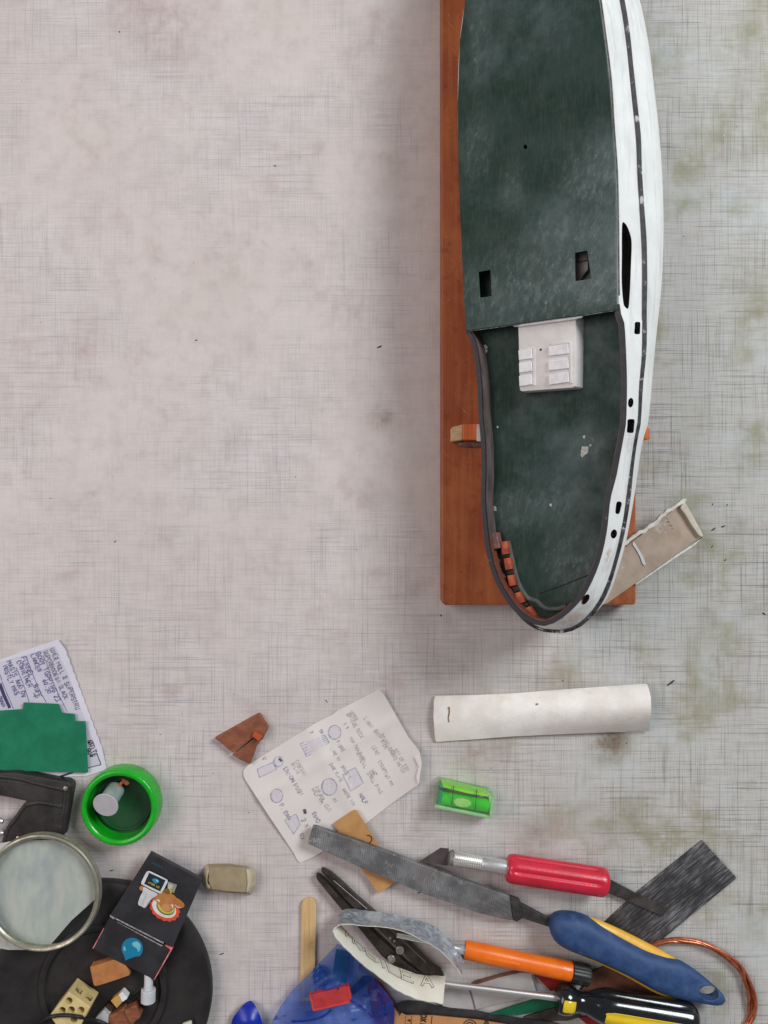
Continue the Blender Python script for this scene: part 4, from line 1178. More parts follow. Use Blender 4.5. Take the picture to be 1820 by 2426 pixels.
# ------------------------------------------------------------------ lolly stick, grey-brown stick end
M_stick = wood("birch_stick", C(208, 172, 118), C(222, 190, 138), rot=math.pi / 2, scale=1.5, rough=.6, fine=C(170, 128, 80), dark=C(158, 116, 72))
st_ = prism("lolly_stick", [(708, 2380), (711, 2320), (714, 2200), (714.5, 2145), (718, 2134), (725, 2129), (732, 2127.5), (740, 2129), (746, 2134), (749, 2145), (748, 2230), (745, 2380)], .0004, .0026, M_stick, None, bevel=.0005)
tag(st_, "worn wooden lolly stick standing out above the blue plastic film", "lolly stick")
z7 = zoomed(740, 2030, 4.366)
g = prism("grey_stick", sp2(z7((485, 1130), (500, 1110), (540, 1125), (640, 1180), (800, 1270), (800, 1330), (640, 1250), (540, 1210), (490, 1185), (478, 1160)), 3), .0030, .0052, mat("grey_stick", C(156, 144, 128), C(138, 126, 112), 120, rough=.7), None, bevel=.0004)
tag(g, "short grey-brown stick end showing under the white enamel band", "stick")

# ------------------------------------------------------------------ things at the bottom edge: blue film, blocks, card, offcuts
M_film = clear("blue_film", (.76, .84, .985, 1), .15, .28, C(66, 116, 222))
def film_z(x, y):
    return .0075 + .004 * math.exp(-((x - 805) / 45) ** 2 - ((y - 2300) / 60) ** 2) + .0025 * math.sin(x * .035 + y * .02) * math.sin(y * .05) * max(0, min(1, (y - 2260) / 60)) + .007 * max(0, min(1, (y - 2300) / 50)) * (abs(mnoise.noise(Vector((x * .022, y * .022, 3)))) + .6 * abs(mnoise.noise(Vector((x * .05, y * .05, 9)))))
film = sheet("blue_film", [(800, 2236), (822, 2246), (850, 2280), (880, 2310), (907, 2341), (930, 2372), (936, 2400), (930, 2470), (700, 2520), (625, 2470), (642, 2426), (660, 2392), (678, 2365), (695, 2344), (712, 2327), (755, 2283), (780, 2257)], film_z, M_film, None, th=.0003, step=9)
tag(film, "creased translucent blue plastic film at the bottom edge", "plastic film")
ink("fold_line", [sp2([(764, 2373), (790, 2366), (820, 2366), (848, 2380), (868, 2395), (884, 2412)], 5, False)], 4, lambda x, y: film_z(x, y) + .0024, mat("fold_blue", C(30, 52, 150), rough=.5), film)
for q in ([(690, 2420), (730, 2418), (765, 2408), (785, 2392)], [(880, 2312), (895, 2345), (908, 2380), (915, 2410)]):
  ink("fold_line", [sp2(q, 5, False)], 5, lambda x, y: film_z(x, y) + .0005, bpy.data.materials["fold_blue"], film)
blob = sheet("blue_pouch", sp2([(548, 2425), (555, 2407), (574, 2383), (585, 2374), (593, 2371), (601, 2376), (613, 2398), (622, 2424), (628, 2460), (590, 2490), (545, 2470)], 4), lambda x, y: .0004 + .011 * max(0, 1 - ((x - 588) / 48) ** 2) * max(0, min(1, (y - 2370) / 50)) ** .6, mat("blue_vinyl", C(18, 48, 178), C(12, 36, 150), 50, rough=.35), None, step=6, th=.0003)
tag(blob, "small saturated blue plastic tip left of the blue film", "plastic piece")
gb = prism("green_block", [(795, 2258), (828, 2266), (821, 2330), (786, 2324)], .0006, .0068, mat("green_plastic", C(16, 120, 70), C(10, 100, 56), 80, rough=.4), None, bevel=.0006)
tag(gb, "dark green block showing through the blue film", "block")
fo = thing("foil_crumple", "glinting crumpled dark foil under the blue film, left of the green block", "foil", P(760, 2312))
bmf = bmesh.new()
bmesh.ops.create_icosphere(bmf, subdivisions=4, radius=1)
for v in bmf.verts:
    nn = 1 + .28 * mnoise.noise(v.co * 2.6) + .16 * mnoise.noise(v.co * 6)
    p = P(760, 2312, 0)
    v.co = Vector((p.x + v.co.x * .0050 * nn - v.co.y * .0012, p.y + v.co.y * .0085 * nn, .0034 + v.co.z * .0030 * nn))
from_bm("foil_body", bmf, mat("dark_foil", C(70, 74, 92), C(120, 124, 140), 300, rough=.25, metal=.8), fo)
z6b = zoomed(560, 2240, 4.1475)
rb = thing("red_block", "flat red rectangular block on the blue film", "block", P(783, 2377))
prism("body", z6b((722, 490), (1108, 398), (1130, 520), (1112, 562), (752, 645)), .0125, .0165, mat("red_block", C(196, 58, 62), C(170, 46, 56), 120, rough=.55, bump=.2), rb, bevel=.0005)
M_redr = mat("red_rim", C(214, 72, 62), C(196, 60, 54), 120, rough=.5)
prism("rim", z6b((752, 628), (1112, 548), (1114, 566), (754, 650)), .0126, .0172, M_redr, rb, bevel=.0003)
prism("rim", z6b((718, 492), (734, 488), (768, 630), (752, 646)), .0126, .0171, M_redr, rb, bevel=.0003)
prism("rim", z6b((1090, 402), (1106, 398), (1130, 520), (1116, 540)), .0126, .0171, M_redr, rb, bevel=.0003)
c = P(801, 2342.5, .0166)
lathe("dot", c - Vector((0, 0, .0003)), c + Vector((0, 0, .0002)), [(0, .0006), (1, .0006)], M_black, rb, 10)
ds = prism("dark_bar", z6b((1125, 440), (1250, 310), (1320, 300), (1330, 340), (1150, 490)), .0010, .0030, mat("navy_bar", C(36, 38, 70), rough=.5), None)
tag(ds, "short dark bar under the blue film, right of the red block", "bar")
rs = prism("red_card", z6b((1290, 440), (1300, 330), (1345, 322), (1440, 400), (1550, 560), (1566, 640), (1552, 800), (1400, 900), (1340, 700)), .0012, .0026, mat("red_card", C(176, 34, 40), C(150, 26, 34), 60, rough=.6), None, bevel=.0003)
tag(rs, "deep red card half under the blue film's right edge", "card")

z7c = zoomed(900, 2240, 3.19)
M_gun = mat("gunmetal_sheet", C(92, 90, 90), C(64, 62, 64), 40, rough=.32, metal=.6, bump=.1)
gm = prism("gunmetal_strip", z7c((118, 446), (200, 420), (330, 425), (470, 470), (700, 490), (960, 540), (1300, 580), (1500, 640), (1300, 650), (760, 562), (400, 527), (160, 527)), .0030, .0042, M_gun, None, bevel=.0003)
tag(gm, "long dark gunmetal strip above the brown printed carton", "metal strip")
cl = thing("clear_plastic_blade", "pale grey plastic blade with a cross seam under the chrome shank", "plastic blade", P(1160, 2350))
M_pb = mat("pale_plastic", C(186, 182, 180), C(160, 156, 155), 30, rough=.35, bump=.05)
prism("blade", z7c((450, 360), (500, 335), (640, 290), (900, 235), (1030, 203), (1162, 215), (1195, 345), (1100, 402), (900, 440), (720, 488), (640, 494), (480, 460), (440, 420)), .0022, .0032, M_pb, cl, bevel=.0003)
for q in (((672, 320), (700, 400), (722, 485)), ((1150, 220), (1190, 345))):
  ink("seam", [z7c(*q)], 4, lambda x, y: .0033, mat("seam_grey", C(110, 106, 104), rough=.5), cl)
tw = sheet("brown_strip", z7c((690, 285), (720, 262), (900, 215), (1040, 185), (1050, 202), (900, 235), (740, 285)), lambda x, y: .0036, mat("brown_strip", C(112, 70, 52), C(90, 56, 42), 200, rough=.7), None, th=.001, step=20)
tag(tw, "thin brown wooden sliver above the chrome shank", "wood sliver")
gw = prism("green_wedge", z7c((820, 522), (1000, 462), (1150, 415), (1335, 410), (1335, 460), (1180, 505), (1050, 528)), .0046, .0060, mat("green_plastic_dark", C(14, 96, 66), C(10, 78, 52), 60, rough=.4), None, bevel=.0004)
tag(gw, "thin green plastic wedge below the chrome shank", "wedge")
dr = prism("red_triangle", z7c((1165, 218), (1300, 235), (1480, 265), (1420, 300), (1330, 330), (1292, 348)), .0006, .0022, mat("maroon_card", C(150, 34, 32), C(122, 28, 28), 60, rough=.6), None, bevel=.0003)
tag(dr, "small dark red triangle under the orange screwdriver", "card")
dr2 = prism("red_offcut", z7c((1500, 545), (1580, 535), (1720, 575), (1800, 640), (1620, 640)), .0006, .0022, bpy.data.materials["maroon_card"], None, bevel=.0003)
tag(dr2, "dark red card sliver under the black and yellow handle", "card")
dk_ = prism("dark_wood_scrap", z7c((1090, 545), (1250, 490), (1350, 462), (1500, 500), (1520, 540), (1420, 570), (1200, 572)), .0006, .0024, mat("dark_wood", C(52, 44, 40), C(74, 62, 54), 140, rough=.6), None, bevel=.0003)
tag(dk_, "blackish wood scrap under the yellow-inlaid handle head", "wood scrap")
z8b = zoomed(1300, 2200, 3.19)
bw = prism("brown_wood_scrap", z8b((240, 480), (330, 330), (420, 290), (640, 330), (780, 430), (880, 500), (600, 500)), .0006, .0028, mat("reddish_scrap", C(120, 76, 54), C(84, 52, 40), 70, rough=.7, wear=C(160, 120, 80)), None, bevel=.0003)
tag(bw, "reddish brown wood scrap between orange cap and blue handle", "wood scrap")

M_kraft = mat("kraft_carton", C(196, 142, 92), C(182, 128, 80), 50, rough=.75)
kc = thing("printed_carton", "brown carton flap with black print at the bottom edge", "carton", P(1050, 2420))
kp = z7c((112, 468), (130, 500), (150, 535), (165, 510), (200, 528), (400, 530), (760, 565), (960, 598), (1100, 700), (1000, 900), (60, 900), (108, 593))
prism("flap", kp, .0058, .0066, M_kraft, kc)
kz = lambda x, y: .0067
M_prt = mat("print_black", C(52, 36, 28), rough=.6)
st = [z7c((395, 540), (385, 640)), z7c((242, 535), (236, 640)), z7c((196, 535), (190, 640))]
st += text_strokes("OIXO", z7c((345, 600))[0], (.05, -1), 13, 0, 1.5)[:0]
ink("printed_line", [z7c((395, 532), (384, 660))], 1.6, kz, M_prt, kc)
ink("printed_dashes", [z7c((196 - i * 1.0, 535 + i * 16), (195 - i, 543 + i * 16)) for i in range(7)] + [z7c((243 - i * 1.0, 535 + i * 16), (242 - i, 543 + i * 16)) for i in range(7)], 1.5, kz, M_prt, kc)
ink("printed_word", text_strokes("DIXO", z7c((342, 640))[0], (.12, -1), 14, 0, 1.3), 3.2, kz, M_prt, kc)
ink("printed_word", text_strokes("COLA", z7c((230, 640))[0], (.1, -1), 9, 0, 1.4), 1.8, kz, M_prt, kc)
c7 = z7c((680, 610))[0]
ink("printed_emblem", [circ(c7[0], c7[1], 15, 15, 30), circ(c7[0], c7[1], 9, 9, 22)], 2.2, kz, M_prt, kc)
ink("printed_word", text_strokes("BX", z7c((820, 600))[0], (.12, -1), 9, 0, 1.3) + text_strokes("1", z7c((920, 610))[0], (.12, -1), 9, 0, 1.3), 2.4, kz, M_prt, kc)

# ------------------------------------------------------------------ beige worn eraser
z5 = zoomed(0, 1980, 2.676)
ec = thing("eraser", "worn beige eraser with chipped pale ends right of the black box", "eraser", P(545, 2082))
M_er = mat("eraser_olive", C(160, 146, 116), C(148, 134, 104), 120, rough=.75, bump=.25)
M_er2 = mat("eraser_pale", C(198, 186, 160), C(182, 168, 140), 140, rough=.75, bump=.4)
def frustum(name, top, bot, z0, z1, m, parent, bev=.0006):
    T_ = [P(x, y, z1) for x, y in top]; B_ = [P(x, y, z0) for x, y in bot]
    return from_bm(name, poly_bm(T_, [b - a for a, b in zip(T_, B_)], bev, 2), m, parent, True, 40)
frustum("body", z5((1330, 205), (1450, 198), (1556, 208), (1566, 300), (1556, 360), (1440, 352), (1345, 340), (1322, 285)), z5((1318, 178), (1450, 176), (1572, 194), (1580, 300), (1568, 368), (1440, 362), (1330, 345), (1308, 285)), .0004, .0118, M_er, ec)
frustum("worn_end", z5((1558, 211), (1580, 216), (1592, 250), (1590, 310), (1572, 358), (1558, 359), (1567, 300)), z5((1570, 200), (1604, 206), (1628, 250), (1624, 318), (1590, 376), (1568, 372), (1580, 300)), .0004, .0112, M_er2, ec, .0012)
frustum("worn_end", z5((1332, 204), (1322, 284), (1340, 338), (1318, 326), (1306, 288), (1312, 222)), z5((1320, 180), (1310, 285), (1330, 348), (1298, 334), (1284, 290), (1294, 196)), .0004, .0112, M_er2, ec, .0012)

# ------------------------------------------------------------------ black round dish
dish = thing("black_dish", "large round black plastic dish lid at the lower left", "dish", P(250, 2345))
M_dish = mat("black_matt_plastic", C(28, 26, 26), C(38, 35, 35), 60, rough=.55, bump=.35, bscale=1500, bdist=.0003, wear=C(66, 62, 60), wear_scale=30, wear_lo=.6, wear_hi=.9, wear_amt=.4)
dc = P(240, 2350, .010); dc.z = 0
r0 = R(257)
ring_solid("dish_body", dc, [(.00001, .0052), (R(132), .0052), (R(135), .0062), (R(137), .0074), (R(144), .0078), (R(150), .0074), (R(154), .0058), (R(170), .0058), (r0 - .012, .0078), (r0 - .007, .0096), (r0 - .003, .0102), (r0 - .0008, .0094), (r0, .0078), (r0 - .0005, .002), (r0 - .0015, .0004), (.00001, .0004)], M_dish, dish, 128)
ZDI = .0053
for q in (((330, 2355), (262, 2420)), ((420, 2255), (310, 2365))):
    a, b = P(*q[0], ZDI + .0002), P(*q[1], ZDI + .0002)
    tube("moulded_rib", [a, a.lerp(b, .5), b], .0007, M_dish, dish, 8)

# pale sheet added in place of refraction under the glass, and round lens
sp_pts = [(-60, 2010), (40, 1990), (130, 1990), (200, 2020), (238, 2092), (226, 2130), (170, 2180), (110, 2250), (20, 2250), (-60, 2235)]
lens_sheet = sheet("lens_refraction_sheet", sp_pts, lambda x, y: .0126 + .0008 * math.sin(x * .04) - .00001 * (y - 2100), mat("refraction_pale", C(212, 213, 204), C(192, 198, 194), 40, rough=.6, wear=C(160, 168, 178), wear_scale=30, wear_lo=.5, wear_hi=.7, wear_amt=.5, stretch=(3, 1, 1)), None, th=.0002, step=16)
tag(lens_sheet, "pale sheet added under the round glass lens for its refracted look", "paper")
lens = thing("round_lens", "round glass lens in a pale metal rim, overlapping the black dish", "lens", P(97, 2116, .0135))
lc = P(97, 2116, .020); lc.z = .0142
rl_ = R(139) * (H - .02) / H
M_rim = mat("rim_pale_metal", C(176, 172, 156), C(150, 146, 130), 160, rough=.32, metal=.5, bump=.1)
ring_solid("rim", lc, [(rl_ - .0022, 0), (rl_, 0), (rl_ + .0003, .0010), (rl_, .0022), (rl_ - .0006, .0034), (rl_, .0044), (rl_ - .0002, .0060), (rl_ - .0012, .0066), (rl_ - .0024, .0062), (rl_ - .0034, .0050), (rl_ - .0024, .0044), (rl_ - .0022, 0)], M_rim, lens, 128)
def glass():
    t = NT("lens_glass")
    tr = t.n("ShaderNodeBsdfTransparent"); tr.inputs[0].default_value = (.96, .975, .97, 1)
    lw_ = t.n("ShaderNodeLayerWeight"); lw_.inputs[0].default_value = .5
    gl_ = t.n("ShaderNodeBsdfGlossy"); gl_.inputs["Roughness"].default_value = .03
    mx = t.n("ShaderNodeMixShader")
    t.link(t.math('ADD', t.math('MULTIPLY', t.math('POWER', lw_.outputs['Facing'], 5.0), .8), .035), mx.inputs[0]); t.link(tr.outputs[0], mx.inputs[1]); t.link(gl_.outputs[0], mx.inputs[2])
    t.link(mx.outputs[0], t.t.nodes["Material Output"].inputs[0])
    return t.m
prof = [(max(.00001, (rl_ - .0028) * i / 14), .0046 + .0022 * (1 - (i / 14) ** 2)) for i in range(15)]
prof += [(max(.00001, (rl_ - .0028) * i / 14), .0036 - .0018 * (1 - (i / 14) ** 2)) for i in range(14, -1, -1)]
ring_solid("glass", lc, prof, glass(), lens, 96)

# ------------------------------------------------------------------ black printed box
z1 = zoomed(200, 2000, 5.53)
bx = thing("printed_box", "black printed carton box with blue drop and food picture on the dish", "box", P(350, 2170, .011))
M_box = mat("box_black_print", C(38, 37, 41), C(48, 47, 52), 60, rough=.42, bump=.1)
M_pink = mat("box_pink_edge", C(206, 92, 100), C(226, 150, 150), 200, rough=.6)
M_wedge = mat("box_white_edge", C(176, 172, 172), C(120, 116, 118), 400, rough=.6)
zx = .0148
mainq = z1((860, 112), (1540, 470), (1160, 1350), (335, 940))
lowq = z1((330, 962), (1152, 1366), (912, 1776), (105, 1368))
prism("sleeve", mainq, .0108, zx, M_box, bx, bevel=.0004)
prism("drawer", lowq, .0108, zx - .0012, M_box, bx, bevel=.0003)
zl_ = lambda x, y: zx
prism("white_edge", z1((336, 930), (352, 938), (1040, 1290), (1036, 1306), (345, 952)), zx - .0008, zx + .0003, M_wedge, bx)
prism("white_edge", z1((425, 1020), (440, 1024), (1025, 1330), (1015, 1342)), zx - .0016, zx - .0008, M_wedge, bx)
prism("slit", z1((440, 1000), (480, 1010), (1040, 1300), (1022, 1322), (450, 1020)), zx - .0022, zx - .0010, mat("slit_black", C(10, 10, 12), rough=.8), bx)
prism("pink_edge", z1((1060, 1318), (1160, 1350), (1158, 1366), (918, 1782), (910, 1774), (1128, 1384), (1064, 1336)), zx - .0030, zx - .0006, M_pink, bx)
prism("pink_edge", z1((252, 1100), (258, 1106), (122, 1364), (106, 1366)), zx - .0030, zx - .0009, M_pink, bx)
prism("pink_edge", z1((332, 945), (350, 935), (400, 970), (385, 985)), zx - .0010, zx + .0002, M_wedge, bx)
lay = [0]
def deco(name, pts, col, base=zx, k=0.00006, c2=None):
    lay[0] += 1
    mname = "print_%d_%d_%d" % col
    m = bpy.data.materials.get(mname) or mat(mname, C(*col), C(*[max(0, int(v * .93)) for v in col]), 200, rough=.42, bump=0)
    zz = base + .00006 + k * lay[0]
    return prism(name, pts, zz - .00005, zz, m, bx)
# food picture (flat print)
sc = []
for i in range(60):
    a = 2 * math.pi * i / 60
    r = 1 + .045 * math.cos(a * 15)
    x, y = math.cos(a) * 205 * r, math.sin(a) * 150 * r
    ro = .52
    sc.append((1055 + x * math.cos(ro) - y * math.sin(ro), 845 + x * math.sin(ro) + y * math.cos(ro)))
deco("print_plate", z1(*sc), (226, 84, 56))
deco("print_plate_white", ell(*z1((1045, 838))[0], 170 / 5.53, 112 / 5.53, 40, .52), (232, 226, 220))
deco("print_salad", ell(*z1((1065, 830))[0], 128 / 5.53, 92 / 5.53, 36, .52), (78, 120, 56))
deco("print_salad", ell(*z1((1070, 822))[0], 118 / 5.53, 84 / 5.53, 36, .52), (208, 190, 84))
deco("print_bun", sp2(z1((955, 660), (1050, 620), (1150, 650), (1230, 740), (1200, 800), (1160, 860), (1100, 895), (1040, 870), (985, 800), (920, 720)), 4), (192, 128, 72))
deco("print_bun_shade", ell(*z1((1075, 830))[0], 62 / 5.53, 48 / 5.53, 28, .5), (206, 146, 92))
deco("print_roll", sp2(z1((1190, 710), (1235, 715), (1300, 770), (1312, 805), (1290, 832), (1240, 825), (1185, 790), (1165, 745)), 4), (186, 116, 62))
deco("print_roll_light", sp2(z1((1185, 790), (1225, 815), (1270, 832), (1245, 838), (1200, 820)), 3), (220, 190, 160))
deco("print_gleam", sp2(z1((1128, 795), (1160, 790), (1165, 820), (1150, 840), (1145, 812)), 3), (238, 226, 214))
deco("print_gleam", sp2(z1((942, 735), (968, 722), (990, 745), (985, 758), (962, 742)), 3), (238, 226, 214))
deco("print_glass", z1((1095, 490), (1215, 530), (1175, 640), (1090, 600)), (150, 152, 132))
deco("print_glass_light", z1((1100, 515), (1165, 535), (1135, 610), (1090, 590)), (190, 194, 186))
deco("print_sauce", sp2(z1((1040, 600), (1080, 580), (1150, 600), (1140, 640), (1080, 650)), 3), (142, 84, 34))
deco("print_leaf", sp2(z1((1040, 605), (1070, 592), (1092, 612), (1065, 626)), 3), (92, 122, 44))
deco("print_straw", z1((1112, 590), (1148, 606), (1138, 645), (1122, 640), (1130, 615), (1110, 604)), (228, 196, 60))
deco("print_handle", ell(*z1((750, 577))[0], 29 / 5.53, 32 / 5.53, 20), (196, 132, 88))
deco("print_cup", sp2(z1((778, 560), (860, 600), (960, 650), (925, 690), (880, 720), (800, 830), (750, 815), (704, 785), (730, 690), (765, 620)), 4), (214, 214, 216))
deco("print_cup_shade", z1((800, 650), (825, 660), (770, 800), (745, 790)), (196, 196, 200))
deco("print_cup_shade", z1((880, 670), (900, 680), (825, 800), (805, 805)), (200, 200, 204))
deco("print_screen_frame", sp2(z1((835, 355), (870, 358), (1070, 455), (1090, 480), (1085, 510), (1020, 630), (990, 645), (960, 635), (765, 535), (748, 510), (752, 485), (810, 370)), 4), (224, 224, 226))
deco("print_screen", sp2(z1((858, 378), (1045, 465), (1060, 480), (1000, 605), (980, 612), (795, 525), (788, 510), (845, 385)), 2), (34, 40, 52))
deco("print_screen_drop", sp2(z1((890, 462), (920, 448), (960, 462), (980, 490), (965, 505), (930, 515), (900, 490)), 4), (36, 150, 186))
deco("print_screen_drop_light", sp2(z1((935, 465), (962, 472), (970, 492), (955, 492)), 3), (150, 214, 226))
zz = zx + .0025
ink("print_caption", text_strokes("STO", z1((985, 560))[0], (-.88, -.42), 3.6, .2, 1.5) + text_strokes("GUELLO", z1((925, 530))[0], (-.88, -.42), 3.6, .2, 1.5), 1.0, lambda x, y: zx + .0022, mat("caption_yellow", C(196, 170, 60), rough=.5), bx)
ink("print_small_text", text_strokes("PLUS POINT", z1((1030, 300))[0], (-.87, -.45), 4, .2, 1.5), 1.0, lambda x, y: zx + .00002, mat("caption_blue", C(40, 84, 110), rough=.5), bx)
# blue drop on the drawer
lay[0] = 0
zd = zx - .0012
dp = [(628 + 140 * math.cos(a), 1365 + 138 * math.sin(a)) for a in [math.radians(v) for v in range(-215, 56, 12)]]
drop = z1(*(dp + [(660, 1475), (580, 1505), (535, 1525), (530, 1490), (512, 1440)]))
deco("print_drop", drop, (20, 128, 168), zd)
deco("print_drop_light", sp2(z1((640, 1285), (690, 1275), (730, 1310), (738, 1360), (708, 1412), (690, 1370), (640, 1335), (625, 1305)), 4), (122, 194, 208), zd)
deco("print_drop_light", sp2(z1((520, 1330), (538, 1360), (542, 1392), (520, 1398), (512, 1370)), 4), (122, 194, 208), zd)

# ------------------------------------------------------------------ bits lying in the dish
z4 = zoomed(80, 2240, 4.1475)
tg = prism("wooden_tag", sp2(z4((556, 222), (575, 208), (700, 168), (770, 146), (795, 142), (890, 185), (905, 196), (940, 262), (938, 285), (928, 297), (770, 352), (622, 397), (600, 392), (588, 380)), 2), ZDI + .0006, ZDI + .0080, mat("tan_wood", C(190, 126, 74), C(172, 108, 60), 120, rough=.65, bump=.2), None, bevel=.0005)
tag(tg, "tan wooden tag with clipped corners just below the black box", "wood piece")
cb = thing("perforated_block", "cream plastic block with round holes, lowest left in the dish", "plastic block", P(165, 2390, ZDI))
M_crm = mat("cream_plastic", C(222, 202, 146), C(206, 184, 128), 120, rough=.5, bump=.15, wear=C(170, 150, 110), wear_lo=.6, wear_hi=.8)
ztop = .0240
body = prism("body", [(162, 2350), (214, 2386), (186, 2440), (150, 2452), (117, 2407)], ZDI + .0006, ztop, M_crm, cb, bevel=.0008)
cs = []
for u, v in ((337, 560), (270, 655), (360, 650), (455, 652), (385, 745)):
    x, y = z4((u, v))[0]
    cs.append(from_bm("cutter", poly_bm([P(a, b, ztop + .002) for a, b in ell(x, y, 8.6, 8.6, 20)], Vector((0, 0, -.015))), M_crm))
fa, fb = P(176.5, 2323, ZDI), P(230.7, 2364, ZDI)
topA, topB = P(162, 2350, ztop), P(214, 2386, ztop)
fdir = (topB - topA).normalized(); fn = Vector((-fdir.y, fdir.x, 0))
if fn.y < 0: fn = -fn
for f in (.30, .76):
    c = topA.lerp(topB, f); c.z = (ZDI + ztop) / 2 + .001
    pts = [c + fdir * sx * .0026 + Vector((0, 0, sz * .0034)) + fn * .003 for sx, sz in ((-1, -1), (1, -1), (1, 1), (-1, 1))]
    cs.append(from_bm("cutter", poly_bm(pts, fn * -.012), M_crm))
cut(body, cs)
wt = thing("small_block", "tiny block, half white and half tan, in the dish", "block", P(280, 2370, ZDI))
prism("tan_half", z4((755, 545), (830, 486), (868, 560), (815, 618)), ZDI + .0006, ZDI + .0068, mat("tan_half", C(208, 164, 92), C(196, 150, 80), 150, rough=.5), wt, bevel=.0005)
prism("white_half", z4((832, 484), (865, 458), (876, 464), (920, 515), (915, 528), (870, 558)), ZDI + .0006, ZDI + .0068, M_bw2, wt, bevel=.0006)
ww = prism("white_wedge", z4((600, 722), (675, 645), (692, 640), (735, 690), (730, 790), (690, 770)), ZDI + .0006, ZDI + .0070, mat("wedge_white", C(206, 206, 208), C(184, 184, 188), 150, rough=.5), None, bevel=.0008)
tag(ww, "small white wedge at the bottom edge between cream block and brown chips", "wedge")
M_chip = mat("chip_wood", C(150, 92, 58), C(120, 68, 44), 130, rough=.7, bump=.4, stretch=(1, 3, 1), wear=C(186, 120, 78))
w1 = prism("wood_chip", z4((735, 700), (880, 618), (900, 640), (985, 780), (735, 800)), ZDI + .0006, ZDI + .0070, M_chip, None, bevel=.0009)
tag(w1, "square brown wood chip beside the white wedge", "wood chip")
w2 = prism("wood_chip", z4((885, 640), (990, 592), (1010, 600), (1050, 690), (1040, 720), (960, 775), (930, 740)), ZDI + .0012, ZDI + .0082, M_chip, None, bevel=.0011)
tag(w2, "brown wood chip with rounded end below the white peg", "wood chip")
w3 = prism("dark_crumb", sp2(z4((705, 610), (740, 570), (790, 600), (770, 640), (730, 645)), 3), ZDI + .0006, ZDI + .0030, mat("crumb_dark", C(78, 50, 40), C(56, 40, 34), 200, rough=.7), None, bevel=.0004)
tag(w3, "dark brown crumb below the half-tan block", "crumb")
pg = thing("white_peg", "white plastic peg with a round cap, by the box's lower corner", "peg", P(350, 2345, ZDI))
M_peg = mat("peg_white", C(212, 214, 218), C(196, 198, 204), 100, rough=.45, bump=.05)
zpg = ZDI + .0062
lathe("stem", P(352.5, 2306, zpg - .001), P(352, 2346, zpg), [(0, .0026), (.05, .0030), (1, .0030)], M_peg, pg, 28)
lathe("cap", P(352, 2343, zpg), P(351, 2375, zpg), [(0, .003), (0, .0047), (.04, .0050), (.9, .0050), (1, .0040), (1, .0005)], M_peg, pg, 36)
cbit = prism("cream_sliver", z4((1460, 775), (1530, 748), (1550, 752), (1552, 790), (1470, 800)), .0112, .0130, mat("sliver_cream", C(214, 208, 192), rough=.6), None, bevel=.0003)
tag(cbit, "cream sliver on the dish rim at the bottom edge", "sliver")
crd = tube("loose_string", smooth_path([P(x, y, z) for x, y, z in ((92, 2425, .0085), (105, 2415, .016), (118, 2409, .0252), (152, 2405, .0256), (188, 2409, .0254), (225, 2417, .0155), (244, 2424, .0140), (262, 2434, .0140), (290, 2450, .0080))], 8), .0013, mat("cord_black", C(24, 23, 24), C(34, 33, 34), 300, rough=.5), None, 12)
tag(crd, "thin black string lying across the cream block", "string")

# ------------------------------------------------------------------ green bottle cap with white pin
cp = thing("upturned_bottle_top", "upturned bright green ribbed bottle cap holding a white pin", "bottle cap", P(281, 1915))
def cap_mat():
    t = NT("green_cap_plastic")
    c = t.mix(t.ramp(t.noise(80, 4, .6), .3, .7), C(18, 178, 30), C(10, 160, 24))
    t.color(c); t.set(Roughness=.3, Subsurface_Weight=0.0, Coat_Weight=.2)
    t.bump(t.noise(300, 3, .6), .08, .0003)
    return t.m
M_cap = cap_mat()
M_capin = mat("green_cap_floor_shaded", C(14, 84, 40), C(30, 72, 44), 70, rough=.4, wear=C(96, 92, 70), wear_scale=60, wear_lo=.6, wear_hi=.78, wear_amt=.5)  # darker green paints the shade inside the cap; worn spots on top
cc = P(281, 1915, .016); cc.z = 0.0004
ro = R(90) * (H - .016) / H
ring_solid("cap_shell", cc, [(ro - .0001, 0), (ro + .0004, .0012), (ro + .0002, .0140), (ro - .0006, .0154), (ro - .0014, .0158), (ro - .0030, .0156), (ro - .0040, .0146), (ro - .0043, .0016), (.00001, .0016), (.00001, 0), (ro - .0001, 0)], M_cap, cp, 180,
           ang=lambda a, i: (.00022 * math.cos(a * 45) if i in (1, 2) else 0))
ring_solid("cap_floor", cc, [(.00001, .0020), (ro - .0085, .0020), (ro - .0078, .0036), (ro - .0068, .0036), (ro - .0062, .0020), (ro - .0044, .0020)], M_capin, cp, 96)
pn = thing("white_pin", "white disc-headed plastic pin lying inside the green cap", "pin", P(265, 1890, .003))
pa = P(250, 1908, .0225); pb = pa - Vector((-.10, -.30, .95)) * .018
pdv = (pb - pa).normalized()
lathe("pin_head", pa, pa + pdv * .0010, [(0, .0001), (0, .0086), (.3, .0089), (1, .0087), (1, .0001)], mat("pin_grey_white", C(196, 192, 196), C(184, 180, 186), 100, rough=.5), pn, 48)
lathe("pin_tube", pa + pdv * .0011, pb, [(0, .0064), (1, .0062)], mat("pin_tube", C(164, 174, 172), C(136, 148, 146), 100, rough=.4), pn, 40, caps=False)
lathe("pin_hollow_shade", pa + pdv * .0011, pb - pdv * .002, [(0, .0030), (1, .0028)], M_inside, pn, 20)  # dark filler painted as the shade inside the hollow tube
sp_ = thing("brown_splinter", "forked brown wood splinter inside the green cap's upper side", "splinter", P(292, 1852, .003))
zc2 = zoomed(0, 1500, 2.676)
prism("long_arm", zc2((775, 920), (812, 935), (820, 958), (800, 968), (770, 940)), .0090, .0110, M_chip, sp_, bevel=.0004)
